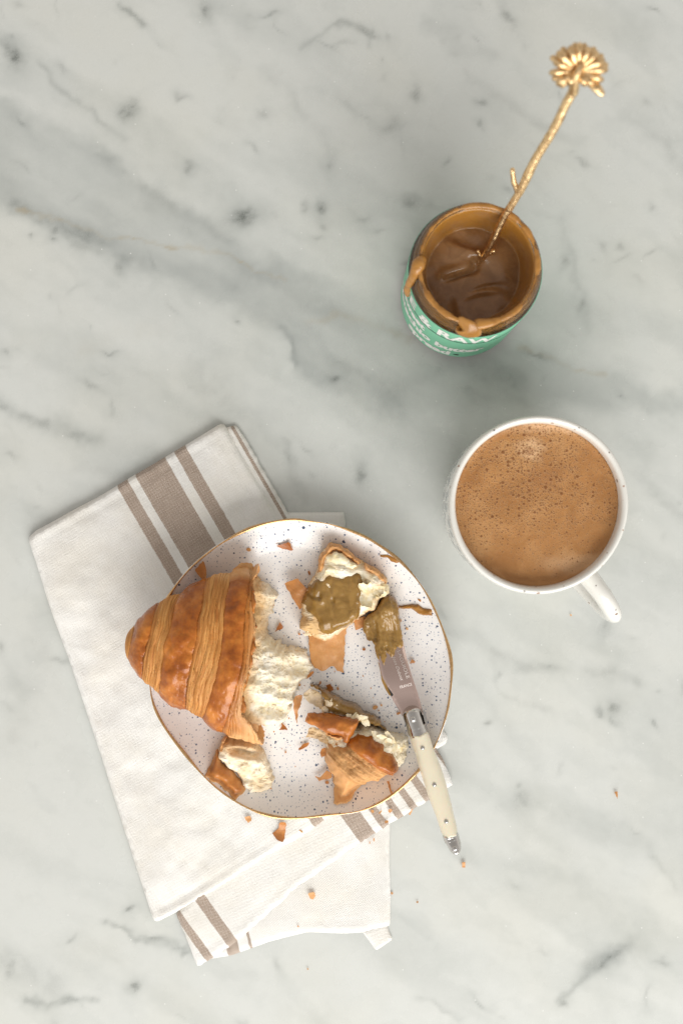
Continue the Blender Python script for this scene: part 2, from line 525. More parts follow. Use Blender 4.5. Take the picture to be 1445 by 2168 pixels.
def cloth(name, stripes, shade=(0.95, 0.94, 0.91)):
    """linen; stripes are (from, to) in mm along the first cloth axis"""
    g = G(name)
    uv = g.uvmm()
    p = g.mm()
    jit = g.vec('MULTIPLY', g.vec('SUBTRACT', g.noise(uv, 0.35, 3, 0.6, color=True), (0.5, 0.5, 0.5)), (0.9, 0.9, 0))
    q = g.vec('ADD', uv, jit)
    x, y, z = g.sep(q)
    pit = 1.15
    sx = g.math('SINE', g.math('MULTIPLY', x, 2*math.pi/pit))
    sy = g.math('SINE', g.math('MULTIPLY', y, 2*math.pi/pit))
    weave = g.math('MULTIPLY', sx, sy)
    thr = g.noise(g.map(uv, scale=(0.12, 2.2, 1)), 1.0, 3, 0.6)
    thr2 = g.noise(g.map(uv, scale=(2.2, 0.12, 1)), 1.0, 3, 0.6)
    slub = g.math('ADD', thr, thr2)
    tone = g.noise(p, 0.03, 4, 0.6)
    white = g.mix(g.rng(tone, 0.35, 0.7), shade, (shade[0]*0.96, shade[1]*0.94, shade[2]*0.90))
    white = g.mix(g.math('MULTIPLY', g.rng(weave, -1, 0.2, 1, 0), 0.26), white, (0.52, 0.49, 0.43))
    white = g.mix(g.math('MULTIPLY', g.rng(slub, 0.85, 1.25), 0.12), white, (0.6, 0.57, 0.5))
    brown = g.mix(g.rng(weave, -0.1, 0.6), (0.36, 0.265, 0.20), (0.82, 0.74, 0.66))
    brown = g.mix(g.rng(slub, 0.8, 1.3, 0, 0.45), brown, (0.30, 0.22, 0.17))
    m = None
    for a, b in stripes:
        s = g.math('MULTIPLY', g.rng(x, a-0.25, a+0.25), g.rng(x, b-0.25, b+0.25, 1, 0))
        m = s if m is None else g.math('MAXIMUM', m, s)
    col = white if m is None else g.mix(m, white, brown)
    h = g.math('ADD', g.math('MULTIPLY', weave, 0.35), g.math('MULTIPLY', slub, 0.8))
    n = g.bump(h, 0.00045, 1.0)
    return g.set(Base_Color=col, Roughness=0.92, Specular_IOR_Level=0.15, Normal=n, Sheen_Weight=0.15).m

def ceramic_plate():
    g = G('speckled_glaze')
    p = g.mm()
    x, y, z = g.sep(p)
    q = g.vec('ADD', g.comb(x, y, 0), g.vec('MULTIPLY', g.vec('SUBTRACT', g.noise(p, 0.9, 2, 0.5, color=True), (.5, .5, .5)), (0.5, 0.5, 0)))
    def dots(scale, big, loc, power, soft=0.25):
        d, c = g.vor(g.map(q, loc=loc), scale, dim='2D')
        r = g.sep(c)[0]
        rad = g.math('MULTIPLY', g.math('POWER', r, power), big*scale)
        return g.rng(g.math('SUBTRACT', d, rad), -soft*0.2*scale, soft*0.35*scale, 1, 0), g.sep(c)[1]
    clus = g.rng(g.noise(p, 0.045, 3, 0.6), 0.3, 0.65, 0.25, 1.0)
    col = g.mix(g.noise(p, 0.02, 2), (0.90, 0.885, 0.87), (0.88, 0.87, 0.86))
    a, t = dots(0.62, 0.36, (11, 5, 0), 1.3, 0.45)
    col = g.mix(g.math('MULTIPLY', g.math('MULTIPLY', a, g.rng(t, 0.3, 0.6)), g.math('MULTIPLY', clus, 0.8)), col, (0.12, 0.21, 0.36))
    a, t = dots(0.40, 0.52, (3, 70, 0), 1.7)
    col = g.mix(g.math('MULTIPLY', g.math('MULTIPLY', a, g.rng(t, 0.25, 0.5)), 0.93), col, (0.035, 0.085, 0.19))
    a, t = dots(0.13, 0.9, (37, 15, 0), 3.0)
    col = g.mix(g.math('MULTIPLY', g.math('MULTIPLY', a, g.rng(t, 0.35, 0.5)), 0.95), col, (0.02, 0.055, 0.13))
    n = g.bump(g.noise(p, 0.06, 2), 0.0006, 0.5)
    return g.set(Base_Color=col, Roughness=0.17, Specular_IOR_Level=0.36, Normal=n).m

def metal(name, col, rough, bump=0.0, bscale=1.0, mott=0.0):
    g = G(name); p = g.mm()
    c = col
    if mott:
        c = g.mix(g.rng(g.noise(p, bscale*0.8, 4, 0.65), 0.35, 0.68, 0, mott), col, (col[0]*0.35, col[1]*0.28, col[2]*0.2))
    g.set(Base_Color=c, Metallic=1.0, Roughness=rough)
    if bump:
        g.set(Normal=g.bump(g.noise(p, bscale, 4, 0.6), bump, 1.0))
    return g.m

def crust():
    g = G('baked_crust'); p = g.mm()
    lam = g.attr('lam'); b = g.attr('band'); al = g.attr('along'); toast = g.attr('toast')
    n1 = g.noise(p, 0.09, 4, 0.6); n2 = g.noise(p, 0.5, 4, 0.65)
    dark = g.ramp(g.math('ADD', g.math('MULTIPLY', n1, 0.88), g.math('MULTIPLY', n2, 0.12)),
                  [(0.28, (0.20, 0.048, 0.007)), (0.47, (0.37, 0.105, 0.013)), (0.66, (0.56, 0.195, 0.030))])
    sp = g.rng(g.noise(p, 1.6, 3, 0.7), 0.60, 0.76, 0, 0.25)
    dark = g.mix(sp, dark, (0.26, 0.07, 0.016))
    lv = g.comb(g.math('MULTIPLY', b, 9.0), g.math('MULTIPLY', al, 0.035), 0)
    l1 = g.noise(lv, 1.0, 4, 0.62, 0.25)
    l2 = g.noise(g.comb(g.math('MULTIPLY', b, 26.0), g.math('MULTIPLY', al, 0.06), 3.0), 1.0, 3, 0.6, 0.2)
    ll = g.math('ADD', g.math('MULTIPLY', l1, 0.55), g.math('MULTIPLY', l2, 0.45))
    pale = g.ramp(ll, [(0.32, (0.33, 0.10, 0.015)), (0.45, (0.52, 0.205, 0.042)), (0.57, (0.65, 0.31, 0.085)), (0.72, (0.76, 0.45, 0.18))])
    pale = g.mix(g.rng(n2, 0.52, 0.7, 0, 0.4), pale, (0.55, 0.22, 0.06))
    col = g.mix(lam, dark, pale)
    col = g.mix(toast, col, g.mix(n2, (0.66, 0.31, 0.10), (0.78, 0.50, 0.24)))
    hh = g.math('MULTIPLY', lam, g.math('MULTIPLY', ll, 2.0))
    nb = g.bump(hh, 0.0009, 0.9)
    nb = g.bump(g.noise(p, 0.28, 3, 0.55), 0.0009, 0.32, nb)
    nb = g.bump(n2, 0.0002, 0.8, nb)
    ro = g.math('ADD', 0.24, g.math('MULTIPLY', g.math('MAXIMUM', lam, toast), 0.32))
    return g.set(Base_Color=col, Roughness=ro, Specular_IOR_Level=0.42, Normal=nb, Subsurface_Weight=0.08, Subsurface_Scale=0.002,
                 Subsurface_Radius=(1.0, 0.4, 0.15)).m

def crumb():
    g = G('pastry_crumb'); p = g.mm()
    n1 = g.noise(p, 0.10, 4, 0.6, 0.6); n2 = g.noise(p, 0.6, 5, 0.65)
    fib = g.noise(g.map(p, rot=(0, 0, R(25)), scale=(0.14, 0.9, 0.6)), 1.0, 5, 0.65, 0.6)
    br = g.attr('brown')
    f = g.math('ADD', g.math('MULTIPLY', n1, 0.55), g.math('ADD', g.math('MULTIPLY', n2, 0.2), g.math('MULTIPLY', fib, 0.25)))
    col = g.ramp(f, [(0.32, (0.93, 0.745, 0.42)), (0.45, (0.968, 0.868, 0.645)), (0.58, (0.978, 0.922, 0.79))])  # yellow end paints the warm scattered light of hollows into the colour
    wv = g.vec('ADD', g.map(p, rot=(0, 0, R(25)), scale=(0.20, 0.42, 0.42)), g.vec('MULTIPLY', g.vec('SUBTRACT', g.noise(p, 0.35, 3, 0.6, color=True), (.5, .5, .5)), (0.9, 0.9, 0.9)))
    vn = g.node('ShaderNodeTexVoronoi', feature='DISTANCE_TO_EDGE'); g.put(vn.inputs['Vector'], wv); vn.inputs['Scale'].default_value = 1.0
    cell = g.math('MULTIPLY', g.rng(vn.outputs['Distance'], 0.06, 0.34), g.rng(g.noise(p, 0.16, 3), 0.38, 0.60))     # air pockets between the dough walls
    col = g.mix(g.math('MULTIPLY', cell, 0.42), col, (0.90, 0.66, 0.32))  # pockets tinted tan: darkening of the recesses put into the colour
    col = g.mix(br, col, g.mix(n2, (0.60, 0.31, 0.09), (0.80, 0.55, 0.27)))
    nb = g.bump(cell, -0.0012, 0.6)
    nb = g.bump(fib, 0.0011, 0.6, nb)
    nb = g.bump(g.noise(p, 0.9, 4, 0.65, 0.6), 0.0004, 0.6, nb)
    return g.set(Base_Color=col, Roughness=0.75, Specular_IOR_Level=0.2, Normal=nb, Subsurface_Weight=0.0).m

def membrane():
    g = G('pastry_membrane'); p = g.mm()
    n = g.noise(p, 0.3, 4, 0.6)
    col = g.ramp(n, [(0.35, (0.92, 0.76, 0.44)), (0.65, (0.95, 0.88, 0.70))])
    return g.set(Base_Color=col, Roughness=0.7, Specular_IOR_Level=0.2, Normal=g.bump(g.noise(p, 0.8, 4), 0.0005, 0.7)).m

def nut_spread(name, c0, c1, rough=0.2, thin=None):
    g = G(name); p = g.mm()
    n = g.noise(p, 0.16, 4, 0.6, 0.6)
    col = g.mix(g.rng(n, 0.35, 0.65), c0, c1)
    if thin:                                    # film left on the glass, thin enough to look amber
        col = g.mix(g.math('MULTIPLY', g.attr('film'), g.rng(g.noise(p, 0.07, 4, 0.6), 0.3, 0.6, 0.35, 1.0)), col, thin)
    nb = g.bump(g.noise(p, 0.25, 2, 0.5), 0.0005, 0.35)
    nb = g.bump(g.noise(p, 2.5, 2, 0.5), 0.00008, 0.6, nb)
    return g.set(Base_Color=col, Roughness=rough, Specular_IOR_Level=0.5, Normal=nb, Subsurface_Weight=0.12, Subsurface_Scale=0.002,
                 Subsurface_Radius=(1.0, 0.5, 0.15)).m

def foam():
    g = G('coffee_foam'); p = g.mm()
    x, y, z = g.sep(p)
    w = g.vec('ADD', p, g.vec('MULTIPLY', g.vec('SUBTRACT', g.noise(p, 0.08, 4, 0.6, color=True), (.5, .5, .5)), (14, 14, 0)))
    base = g.ramp(g.noise(w, 0.05, 5, 0.6, 0.4), [(0.3, (0.34, 0.15, 0.044)), (0.5, (0.43, 0.205, 0.068)), (0.7, (0.53, 0.285, 0.115))])
    gr = g.noise(p, 1.4, 4, 0.7)
    base = g.mix(g.rng(gr, 0.5, 0.72, 0, 0.35), base, (0.33, 0.13, 0.035))
    def blob(px, py, rx, ry, a, k, col, cin):
        X, Y = P(px, py, 0.077)
        X -= MUG[0]; Y -= MUG[1]
        q = g.map(g.map(w, loc=(-X*1000, -Y*1000, 0)), rot=(0, 0, -a), scale=(1/rx, 1/ry, 0))
        d = g.vec('LENGTH', q)
        return g.mix(g.math('MULTIPLY', g.rng(d, 0.35, 1.25, 1, 0), k), cin, col)
    base = blob(1125, 950, 8.0, 6.5, 0.3, 0.8, (0.70, 0.45, 0.25), base)
    base = blob(1118, 950, 2.6, 1.8, 0.3, 0.7, (0.40, 0.20, 0.09), base)
    base = blob(1145, 1010, 12, 8, 0.1, 0.55, (0.31, 0.125, 0.035), base)
    base = blob(1225, 1190, 23, 6, 0.65, 0.6, (0.60, 0.37, 0.20), base)
    base = blob(1180, 905, 26, 4, -0.25, 0.6, (0.70, 0.44, 0.25), base)
    base = blob(1050, 1010, 9, 5, 0.4, 0.25, (0.64, 0.34, 0.13), base)
    cl = g.rng(g.noise(w, 0.045, 3, 0.6), 0.34, 0.58, 0.40, 1.0)
    up = g.rng(y, -34, 8, 0.45, 1.0)
    dens = g.math('MULTIPLY', cl, up)
    hb = None
    col = base
    for sc, big, pw, loc, k in ((1.30, 0.28, 0.7, (0, 0, 0), 0.7), (0.72, 0.52, 1.1, (31, 7, 0), 0.85), (0.36, 1.0, 2.0, (9, 51, 0), 0.85)):
        d, c = g.vor(g.map(p, loc=loc), sc, dim='2D')
        cr = g.sep(c)
        rad = g.math('MULTIPLY', g.math('MULTIPLY', g.math('POWER', cr[0], pw), big*sc), dens)
        e = g.math('SUBTRACT', d, rad)
        m = g.rng(e, -0.12*sc, 0.10*sc, 1, 0)
        m = g.math('MULTIPLY', m, g.rng(rad, 0.04*sc, 0.16*sc))
        col = g.mix(g.math('MULTIPLY', m, k), col, (0.20, 0.075, 0.02))
        ring = g.math('MULTIPLY', g.rng(g.math('ABSOLUTE', g.math('SUBTRACT', e, 0.12*sc)), 0, 0.12*sc, 1, 0), g.rng(rad, 0.08*sc, 0.2*sc))
        col = g.mix(g.math('MULTIPLY', ring, 0.4), col, (0.66, 0.40, 0.19))
        hb = m if hb is None else g.math('MAXIMUM', hb, m)
    nb = g.bump(hb, 0.0004, 0.6)
    nb = g.bump(g.noise(p, 1.5, 3), 0.0002, 0.5, nb)
    return g.set(Base_Color=col, Roughness=0.38, Specular_IOR_Level=0.4, Normal=nb, Subsurface_Weight=0.15, Subsurface_Scale=0.002,
                 Subsurface_Radius=(1, .6, .3)).m

def mug_glaze():
    g = G('mug_glaze'); p = g.mm()
    uv = g.node('ShaderNodeTexCoord').outputs['UV']
    u, v, _ = g.sep(uv)
    col = g.mix(g.noise(p, 0.05, 3), (0.75, 0.74, 0.695), (0.69, 0.68, 0.635))
    # brown iron specks
    d, c = g.vor(p, 0.27); cr = g.sep(c)
    rad = g.math('MULTIPLY', g.math('POWER', cr[0], 1.5), 0.27)
    m = g.math('MULTIPLY', g.rng(g.math('SUBTRACT', d, rad), -0.03, 0.03, 1, 0), g.rng(cr[1], 0.10, 0.2))
    col = g.mix(g.math('MULTIPLY', m, 0.9), col, g.mix(cr[2], (0.05, 0.04, 0.04), (0.30, 0.11, 0.03)))
    d, c = g.vor(p, 0.5); cr = g.sep(c)
    m = g.math('MULTIPLY', g.rng(d, 0.05, 0.16, 1, 0), g.rng(cr[0], 0.6, 0.75))
    col = g.mix(g.math('MULTIPLY', m, 0.45), col, (0.25, 0.2, 0.15))
    # brush dabs in inky blue round the wall
    q = g.comb(g.math('MULTIPLY', u, 46.0*0.14), g.math('MULTIPLY', v, 1000*0.062), 0)
    d, c = g.vor(q, 1.0, 0.7, dim='2D'); cr = g.sep(c)
    m = g.math('MULTIPLY', g.rng(d, 0.33, 0.38, 1, 0), g.rng(cr[1], 0.02, 0.05))
    m = g.math('MULTIPLY', m, g.math('MULTIPLY', g.rng(v, 0.010, 0.014), g.rng(v, 0.0785, 0.081, 1, 0)))
    out = g.rng(g.attr('outer'), 0.4, 0.6)
    col = g.mix(g.math('MULTIPLY', g.math('MULTIPLY', m, out), 0.92), col, (0.035, 0.045, 0.07))
    return g.set(Base_Color=col, Roughness=0.17, Coat_Weight=0.3, Coat_Roughness=0.08).m

def plain(name, col, rough, spec=0.5, bump=None, var=0.0, vs=0.1, **kw):
    g = G(name); p = g.mm()
    c = col
    if var:
        c = g.mix(g.noise(p, vs, 4, 0.6), tuple(a*(1-var) for a in col), tuple(min(1, a*(1+var)) for a in col))
    g.set(Base_Color=c, Roughness=rough, Specular_IOR_Level=spec, **kw)
    if bump:
        g.set(Normal=g.bump(g.noise(p, bump[0], 3, 0.6), bump[1], 1.0))
    return g.m

def glass():
    g = G('jar_glass')
    return g.set(Base_Color=(0.93, 0.95, 0.94), Roughness=0.03, IOR=1.47, Transmission_Weight=1.0).m

MUGZ = 0.085
MUG = ((1087.5-CX)/PPM, (CY-1070)/PPM)
JAR = ((972-CX)/PPM, (CY-633)/PPM)

M = dict(marble=marble(), plate=ceramic_plate(), crust=crust(), crumb=crumb(), membrane=membrane(),
         spread=nut_spread('nut_spread', (0.235, 0.128, 0.030), (0.33, 0.188, 0.050), 0.16),
         jarspread=nut_spread('nut_spread_deep', (0.25, 0.13, 0.052), (0.32, 0.17, 0.07), 0.18, (0.36, 0.165, 0.028)),
         drip=nut_spread('nut_spread_thin', (0.32, 0.145, 0.030), (0.42, 0.20, 0.045), 0.25),
         gold=metal('gold_leaf', (0.92, 0.66, 0.36), 0.30, 0.0004, 0.55, 0.60),
         goldrim=metal('gold_lustre', (0.78, 0.50, 0.24), 0.22, 0.0001, 0.6, 0.35),
         steel=metal('steel', (0.60, 0.58, 0.555), 0.13), blade=metal('brushed_blade', (0.66, 0.50, 0.445), 0.19, 0.00002, 3.0),  # warm room reflection is put into the blade's pinkish base colour
         etch=metal('etched_steel', (0.80, 0.73, 0.69), 0.5), darksteel=metal('dark_steel', (0.10, 0.10, 0.10), 0.3),
         ivory=plain('ivory_resin', (0.78, 0.715, 0.555), 0.28, 0.5, (0.6, 0.00004), 0.05, 0.06, Subsurface_Weight=0.15, Subsurface_Scale=0.003),
         foam=foam(), mug=mug_glaze(), glass=glass(),
         label=plain('green_label', (0.185, 0.53, 0.335), 0.42, 0.4, (1.5, 0.00003), 0.04, 0.1),
         white=plain('white_print', (0.80, 0.80, 0.76), 0.5, 0.3), black=plain('black_print', (0.015, 0.02, 0.02), 0.5, 0.3))

# ------------------------------------------------------------------ table
def build_table():
    # fine mesh where the picture looks, coarse beyond, closed below as a slab 3 cm thick
    def axis(half, step):
        f = np.arange(-half, half+step/2, step)
        o = np.cumsum(step*1.065**np.arange(1, 56))
        return np.r_[-(half+o[::-1]), f, half+o]
    ax, ay = axis(0.216, 0.00125), axis(0.318, 0.00125)
    GX, GY = np.meshgrid(ax, ay, indexing='ij')
    nx, ny = GX.shape
    X, Y = GX.ravel(), GY.ravel()
    gr, dk, oc = marble_fields(X, Y)
    V = np.c_[X, Y, 0*X]
    i, j = np.meshgrid(np.arange(nx-1), np.arange(ny-1), indexing='ij')
    k = (i*ny+j).ravel()
    F = [tuple(q) for q in np.c_[k, k+ny, k+ny+1, k+1].tolist()]
    ring = [a*ny for a in range(nx)]+[(nx-1)*ny+b for b in range(1, ny)]+[a*ny+ny-1 for a in range(nx-2, -1, -1)]+[b for b in range(ny-2, 0, -1)]
    base = len(V)
    V = np.vstack([V, np.c_[V[ring][:, :2], np.full(len(ring), -0.03)]])
    m = len(ring)
    F += [(ring[a], base+a, base+(a+1) % m, ring[(a+1) % m]) for a in range(m)]
    F.append(tuple(base+a for a in range(m))[::-1])
    pad = np.zeros(m)+0.3
    me = new_mesh('table_top', V, F, M['marble'], {'grey': np.r_[gr, pad], 'dark': np.r_[dk, pad*0], 'ochre': np.r_[oc, pad*0]}, smooth=False)
    obj('table_top', me, label='pale grey veined marble table top under everything', cat='table top', kind='structure')
build_table()

# ------------------------------------------------------------------ napkin
def build_napkin():
    t = thing('linen_napkin', 'folded white linen napkin with taupe woven stripes under the plate', 'napkin', (P(430, 1450)[0], P(430, 1450)[1], 0))
    def layer(name, px, z0, th, origin, axis, stripes, edge=0.0016, wr=0.0005, step=0.0026, zb=None, seed=3, fray=0.0, hemw=0.0):
        poly = PX(px, z0+th)
        poly = rough(poly, 0.0016, 0.0002+fray, 40 if not fray else 900, seed)
        ox, oy = P(*origin, z0+th)
        a = Vector((axis[0], -axis[1])).normalized()
        def zf(X, Y, D):
            e = np.sqrt(np.clip(1-(1-np.clip(D/edge, 0, 1))**2, 0, 1))
            wv = wr*fbm(X*38+seed, Y*38, octv=3, seed=seed)+wr*0.5*fbm((X*a.x+Y*a.y)*55, (Y*a.x-X*a.y)*14, octv=2, seed=seed+5)
            wv = wv*np.clip(D/0.006, 0.25, 1)
            hem = hemw*np.exp(-((D-0.007)/0.0016)**2)
            top = z0+th*(0.25+0.75*e)+wv*e-hem
            return top, np.minimum(z0+0.25*th*(1-e), top-0.0001) if zb is None else zb
        def uvf(X, Y):
            dx, dy = X-ox, Y-oy
            return np.c_[dx*a.x+dy*a.y, dx*a.y-dy*a.x]
        k = (CAM_H-z0-th)/CAM_H/3.6
        m = cloth('linen_'+name, [(s*k, e*k) for s, e in stripes])
        return slab(name, poly, zf, step, m, t, uvf=uvf, sharp=None, seed=seed)
    layer('folded_layer', [(560, 1085), (728, 1084), (732, 1120), (700, 1200), (600, 1250)], 0.0004, 0.0018, (560, 1085), (1, 0), [], seed=4)
    layer('folded_layer', [(440, 2034), (490, 2025), (567, 1996), (650, 1975), (733, 1979), (770, 1976), (825, 1962), (827, 1900),
                           (824, 1800), (826, 1720), (700, 1760), (560, 1900)], 0.0004, 0.0022, (440, 2034), (0.97, -0.22), [(44, 70), (92, 98)], seed=5, wr=0.0006, hemw=0.0003)
    layer('folded_layer', [(372, 1936), (396, 1993), (418, 2049), (446, 2032), (490, 2004), (560, 1945), (620, 1890), (690, 1835), (756, 1791),
                           (830, 1742), (905, 1697), (959, 1662), (940, 1615), (915, 1570), (880, 1560), (700, 1650), (500, 1800)], 0.0021, 0.0019,
          (368, 1940), (0.813, -0.582), [(0, 17), (56, 79), (411, 449), (466, 483), (504, 519), (539, 554), (574, 591), (651, 671)], seed=6, wr=0.0005, fray=0.0003, hemw=0.0004)
    layer('folded_layer', [(470, 905), (497, 900), (506, 907), (540, 965), (580, 1035), (612, 1092), (660, 1180), (600, 1200)], 0.0012, 0.0024,
          (470, 893), (0.87, -0.50), [(10, 17)], seed=7, fray=0.0002)
    layer('folded_layer', [(60, 1135), (75, 1122), (200, 1055), (330, 978), (462, 897), (472, 895), (484, 912), (545, 1015), (588, 1095), (700, 1300),
                           (790, 1500), (800, 1660), (673, 1752), (560, 1820), (470, 1880), (370, 1937), (330, 1957), (322, 1952), (310, 1915), (262, 1765),
                           (210, 1600), (150, 1420), (100, 1280), (75, 1200), (57, 1145)], 0.0006, 0.0054, (62, 1135), (0.865, -0.50),
          [(213, 239), (258, 332), (354, 381)], seed=8, wr=0.0013, edge=0.0032, hemw=0.0005, step=0.0018)
    layer('folded_layer', [(903, 1558), (934, 1543), (949, 1562), (944, 1577), (912, 1595)], 0.0004, 0.0035, (903, 1558), (0.8, -0.6), [], seed=9, edge=0.003, step=0.0016)
    layer('hanging_loop', [(765, 1972), (796, 2013), (830, 1990), (816, 1955)], 0.0003, 0.0014, (765, 1972), (0.8, -0.6), [], seed=10, step=0.0014)
build_napkin()

# ------------------------------------------------------------------ plate
PL_C = P(635, 1417, 0.024)
PL_OUT = PX([(610, 1098), (660, 1102), (700, 1108), (745, 1122), (790, 1143), (850, 1187), (902, 1252), (938, 1330), (957, 1400), (955, 1470),
             (943, 1530), (918, 1590), (880, 1642), (825, 1690), (765, 1719), (690, 1729), (620, 1735), (560, 1727), (500, 1700), (440, 1655),
             (385, 1593), (345, 1540), (321, 1490), (313, 1430), (318, 1370), (340, 1292), (372, 1236), (415, 1188), (475, 1143), (540, 1112)], 0.024)
def plate_radius():
    q = catmull(PL_OUT, 12, True)
    th = np.arctan2(q[:, 1]-PL_C[1], q[:, 0]-PL_C[0]); r = np.hypot(q[:, 0]-PL_C[0], q[:, 1]-PL_C[1])
    o = np.argsort(th); th, r = th[o], r[o]
    th = np.r_[th[-20:]-2*math.pi, th, th[:20]+2*math.pi]; r = np.r_[r[-20:], r, r[:20]]
    return lambda a: np.interp((np.asarray(a)+math.pi) % (2*math.pi)-math.pi, th, r)
PR = plate_radius()
PL_Z = 0.0068
def plate_prof(t):
    t = np.asarray(t, float)
    return PL_Z+0.0035+0.0132*np.clip((t-0.72)/0.27, 0, 1)**2.0
def plate_z(x, y):
    th = np.arctan2(y-PL_C[1], x-PL_C[0])
    return plate_prof(np.hypot(x-PL_C[0], y-PL_C[1])/PR(th))

def build_plate():
    t = thing('speckled_plate', 'white ceramic dessert plate with blue speckles and gold rim on the napkin', 'plate', (PL_C[0], PL_C[1], PL_Z))
    seg = 240
    th = np.arange(seg)/seg*2*math.pi; rr = PR(th)
    prof = [(k, float(plate_prof(k))) for k in np.r_[np.linspace(0.02, 0.68, 12), np.linspace(0.70, 0.985, 22)]]
    prof += [(0.992, PL_Z+0.0171), (0.998, PL_Z+0.0168), (1.0, PL_Z+0.0160), (0.996, PL_Z+0.0148), (0.985, PL_Z+0.0138), (0.95, PL_Z+0.0110), (0.88, PL_Z+0.0062),
             (0.80, PL_Z+0.0025), (0.74, PL_Z+0.0009), (0.70, PL_Z), (0.66, PL_Z), (0.65, PL_Z+0.0008), (0.02, PL_Z+0.0008)]
    V = []
    for k, z in prof:
        wob = 0.0006*np.sin(3*th+0.7)*k**4
        V.append(np.c_[PL_C[0]+k*rr*np.cos(th), PL_C[1]+k*rr*np.sin(th), z+wob])
    V = np.vstack(V); F = []
    n = len(prof)
    for k in range(n-1):
        for i in range(seg):
            j = (i+1) % seg
            F.append((k*seg+i, k*seg+j, (k+1)*seg+j, (k+1)*seg+i))
    F.append(tuple(range(seg))[::-1]); F.append(tuple((n-1)*seg+i for i in range(seg)))
    obj('dish', new_mesh('dish', V, F, M['plate'], smooth=True), t)
    # gold line on the lip
    V = []; F = []; sg = 10
    for i in range(seg):
        k = 0.9915+0.0012*math.sin(5*th[i])
        wd = 0.00065*(1+0.35*math.sin(7*th[i]+1)+0.25*math.sin(17*th[i]))
        for a in range(sg):
            an = a/sg*2*math.pi
            r = k*rr[i]+wd*math.cos(an)
            V.append((PL_C[0]+r*math.cos(th[i]), PL_C[1]+r*math.sin(th[i]), PL_Z+0.0170+0.00045*math.sin(an)+0.0006*math.sin(3*th[i]+0.7)))
    for i in range(seg):
        j = (i+1) % seg
        for a in range(sg):
            b = (a+1) % sg
            F.append((i*sg+a, j*sg+a, j*sg+b, i*sg+b))
    obj('gold_rim', new_mesh('gold_rim', V, F, M['goldrim']), t)
build_plate()

# ------------------------------------------------------------------ croissant
def zero(X, Y, D):
    return 0*X
def const(v):
    return lambda X, Y, D: 0*X+v

def to_px(X, Y, z):
    f = (CAM_H-z)/CAM_H/PPM
    return X/f+CX, CY-Y/f

def membranes(name, px, zfun, n, size, parent, seed, mat='membrane', tilt=0.7, head=None, asp0=(0.4, 0.9)):
    """thin torn leaves of crumb, too many and small to tell apart: one mesh"""
    rng = np.random.default_rng(seed)
    poly = PX(px, 0.025)
    lo, hi = poly.min(0), poly.max(0)
    V = []; F = []
    c = 0
    while c < n:
        q = rng.uniform(lo, hi)
        if not inside(q[None], poly)[0]:
            continue
        c += 1
        s = size*rng.uniform(0.5, 1.3); asp = rng.uniform(*asp0); a0 = rng.uniform(0, 6.28) if head is None else R(head)+math.pi/2+rng.normal(0, 0.35)
        nu, nv = 7, 5
        nx = Vector((rng.normal(0, tilt), rng.normal(0, tilt), 1)).normalized()
        ax = nx.cross(Vector((math.cos(a0), math.sin(a0), 0))).normalized(); ay = nx.cross(ax)
        z0 = float(zfun(np.array([q[0]]), np.array([q[1]]))[0])-0.0006
        cur = rng.uniform(-0.6, 0.9)
        ph = rng.uniform(0, 100)
        grid = []
        for i in range(nu):
            for j in range(nv):
                u = i/(nu-1)*2-1; v = j/(nv-1)*2-1
                w = 1-0.35*abs(u)**2
                e = 1+0.22*float(vnoise(u*1.7+ph, v*1.7))
                p = Vector((q[0], q[1], z0))+ax*(u*s*e)+ay*(v*s*asp*w*e)+nx*(cur*s*(u*u*0.5)+0.10*s*float(vnoise(u*2+ph, v*2+3)))
                grid.append(p)
        b = len(V)
        m = len(grid)
        V += [tuple(p) for p in grid]+[tuple(p-nx*0.00025) for p in grid]
        for i in range(nu-1):
            for j in range(nv-1):
                k = b+i*nv+j
                F.append((k, k+nv, k+nv+1, k+1)); F.append((k+m, k+1+m, k+nv+1+m, k+nv+m))
        ring = [i*nv for i in range(nu)]+[(nu-1)*nv+j for j in range(1, nv)]+[i*nv+nv-1 for i in range(nu-2, -1, -1)]+[j for j in range(nv-2, 0, -1)]
        for i in range(len(ring)):
            j = (i+1) % len(ring)
            F.append((b+ring[i], b+ring[j], b+ring[j]+m, b+ring[i]+m))
    return obj(name, new_mesh(name, V, F, M[mat], {'brown': np.zeros(len(V))}, None, True, 60), parent, kind='stuff')

def ridged(X, Y, f, seed, octv=4):
    r = 0; a = 1.0
    wx = X+0.0025*fbm(X*150, Y*150, octv=2, seed=seed+50); wy = Y+0.0025*fbm(X*150, Y*150, octv=2, seed=seed+60)
    for k in range(octv):
        r = r+a*(1-np.abs(vnoise(wx*f, wy*f, seed=seed+k))*2)
        a *= 0.5; f *= 2.1
    return r

def sheets(X, Y, ang, fl, fc, n, seed, wob=0.35):
    """stacked torn layers: stepped noise drawn out along ang (0..1)"""
    a = R(ang); u = X*math.cos(a)+Y*math.sin(a); v = Y*math.cos(a)-X*math.sin(a)
    h = 0.5+0.5*fbm(u*fl, v*fc, octv=3, seed=seed, gain=0.5)
    h = h*n+wob*fbm(X*420, Y*420, octv=2, seed=seed+9)
    f = h-np.floor(h)
    return (np.floor(h)+sstep(0.55, 1.0, f)*0.85+0.15*f)/n

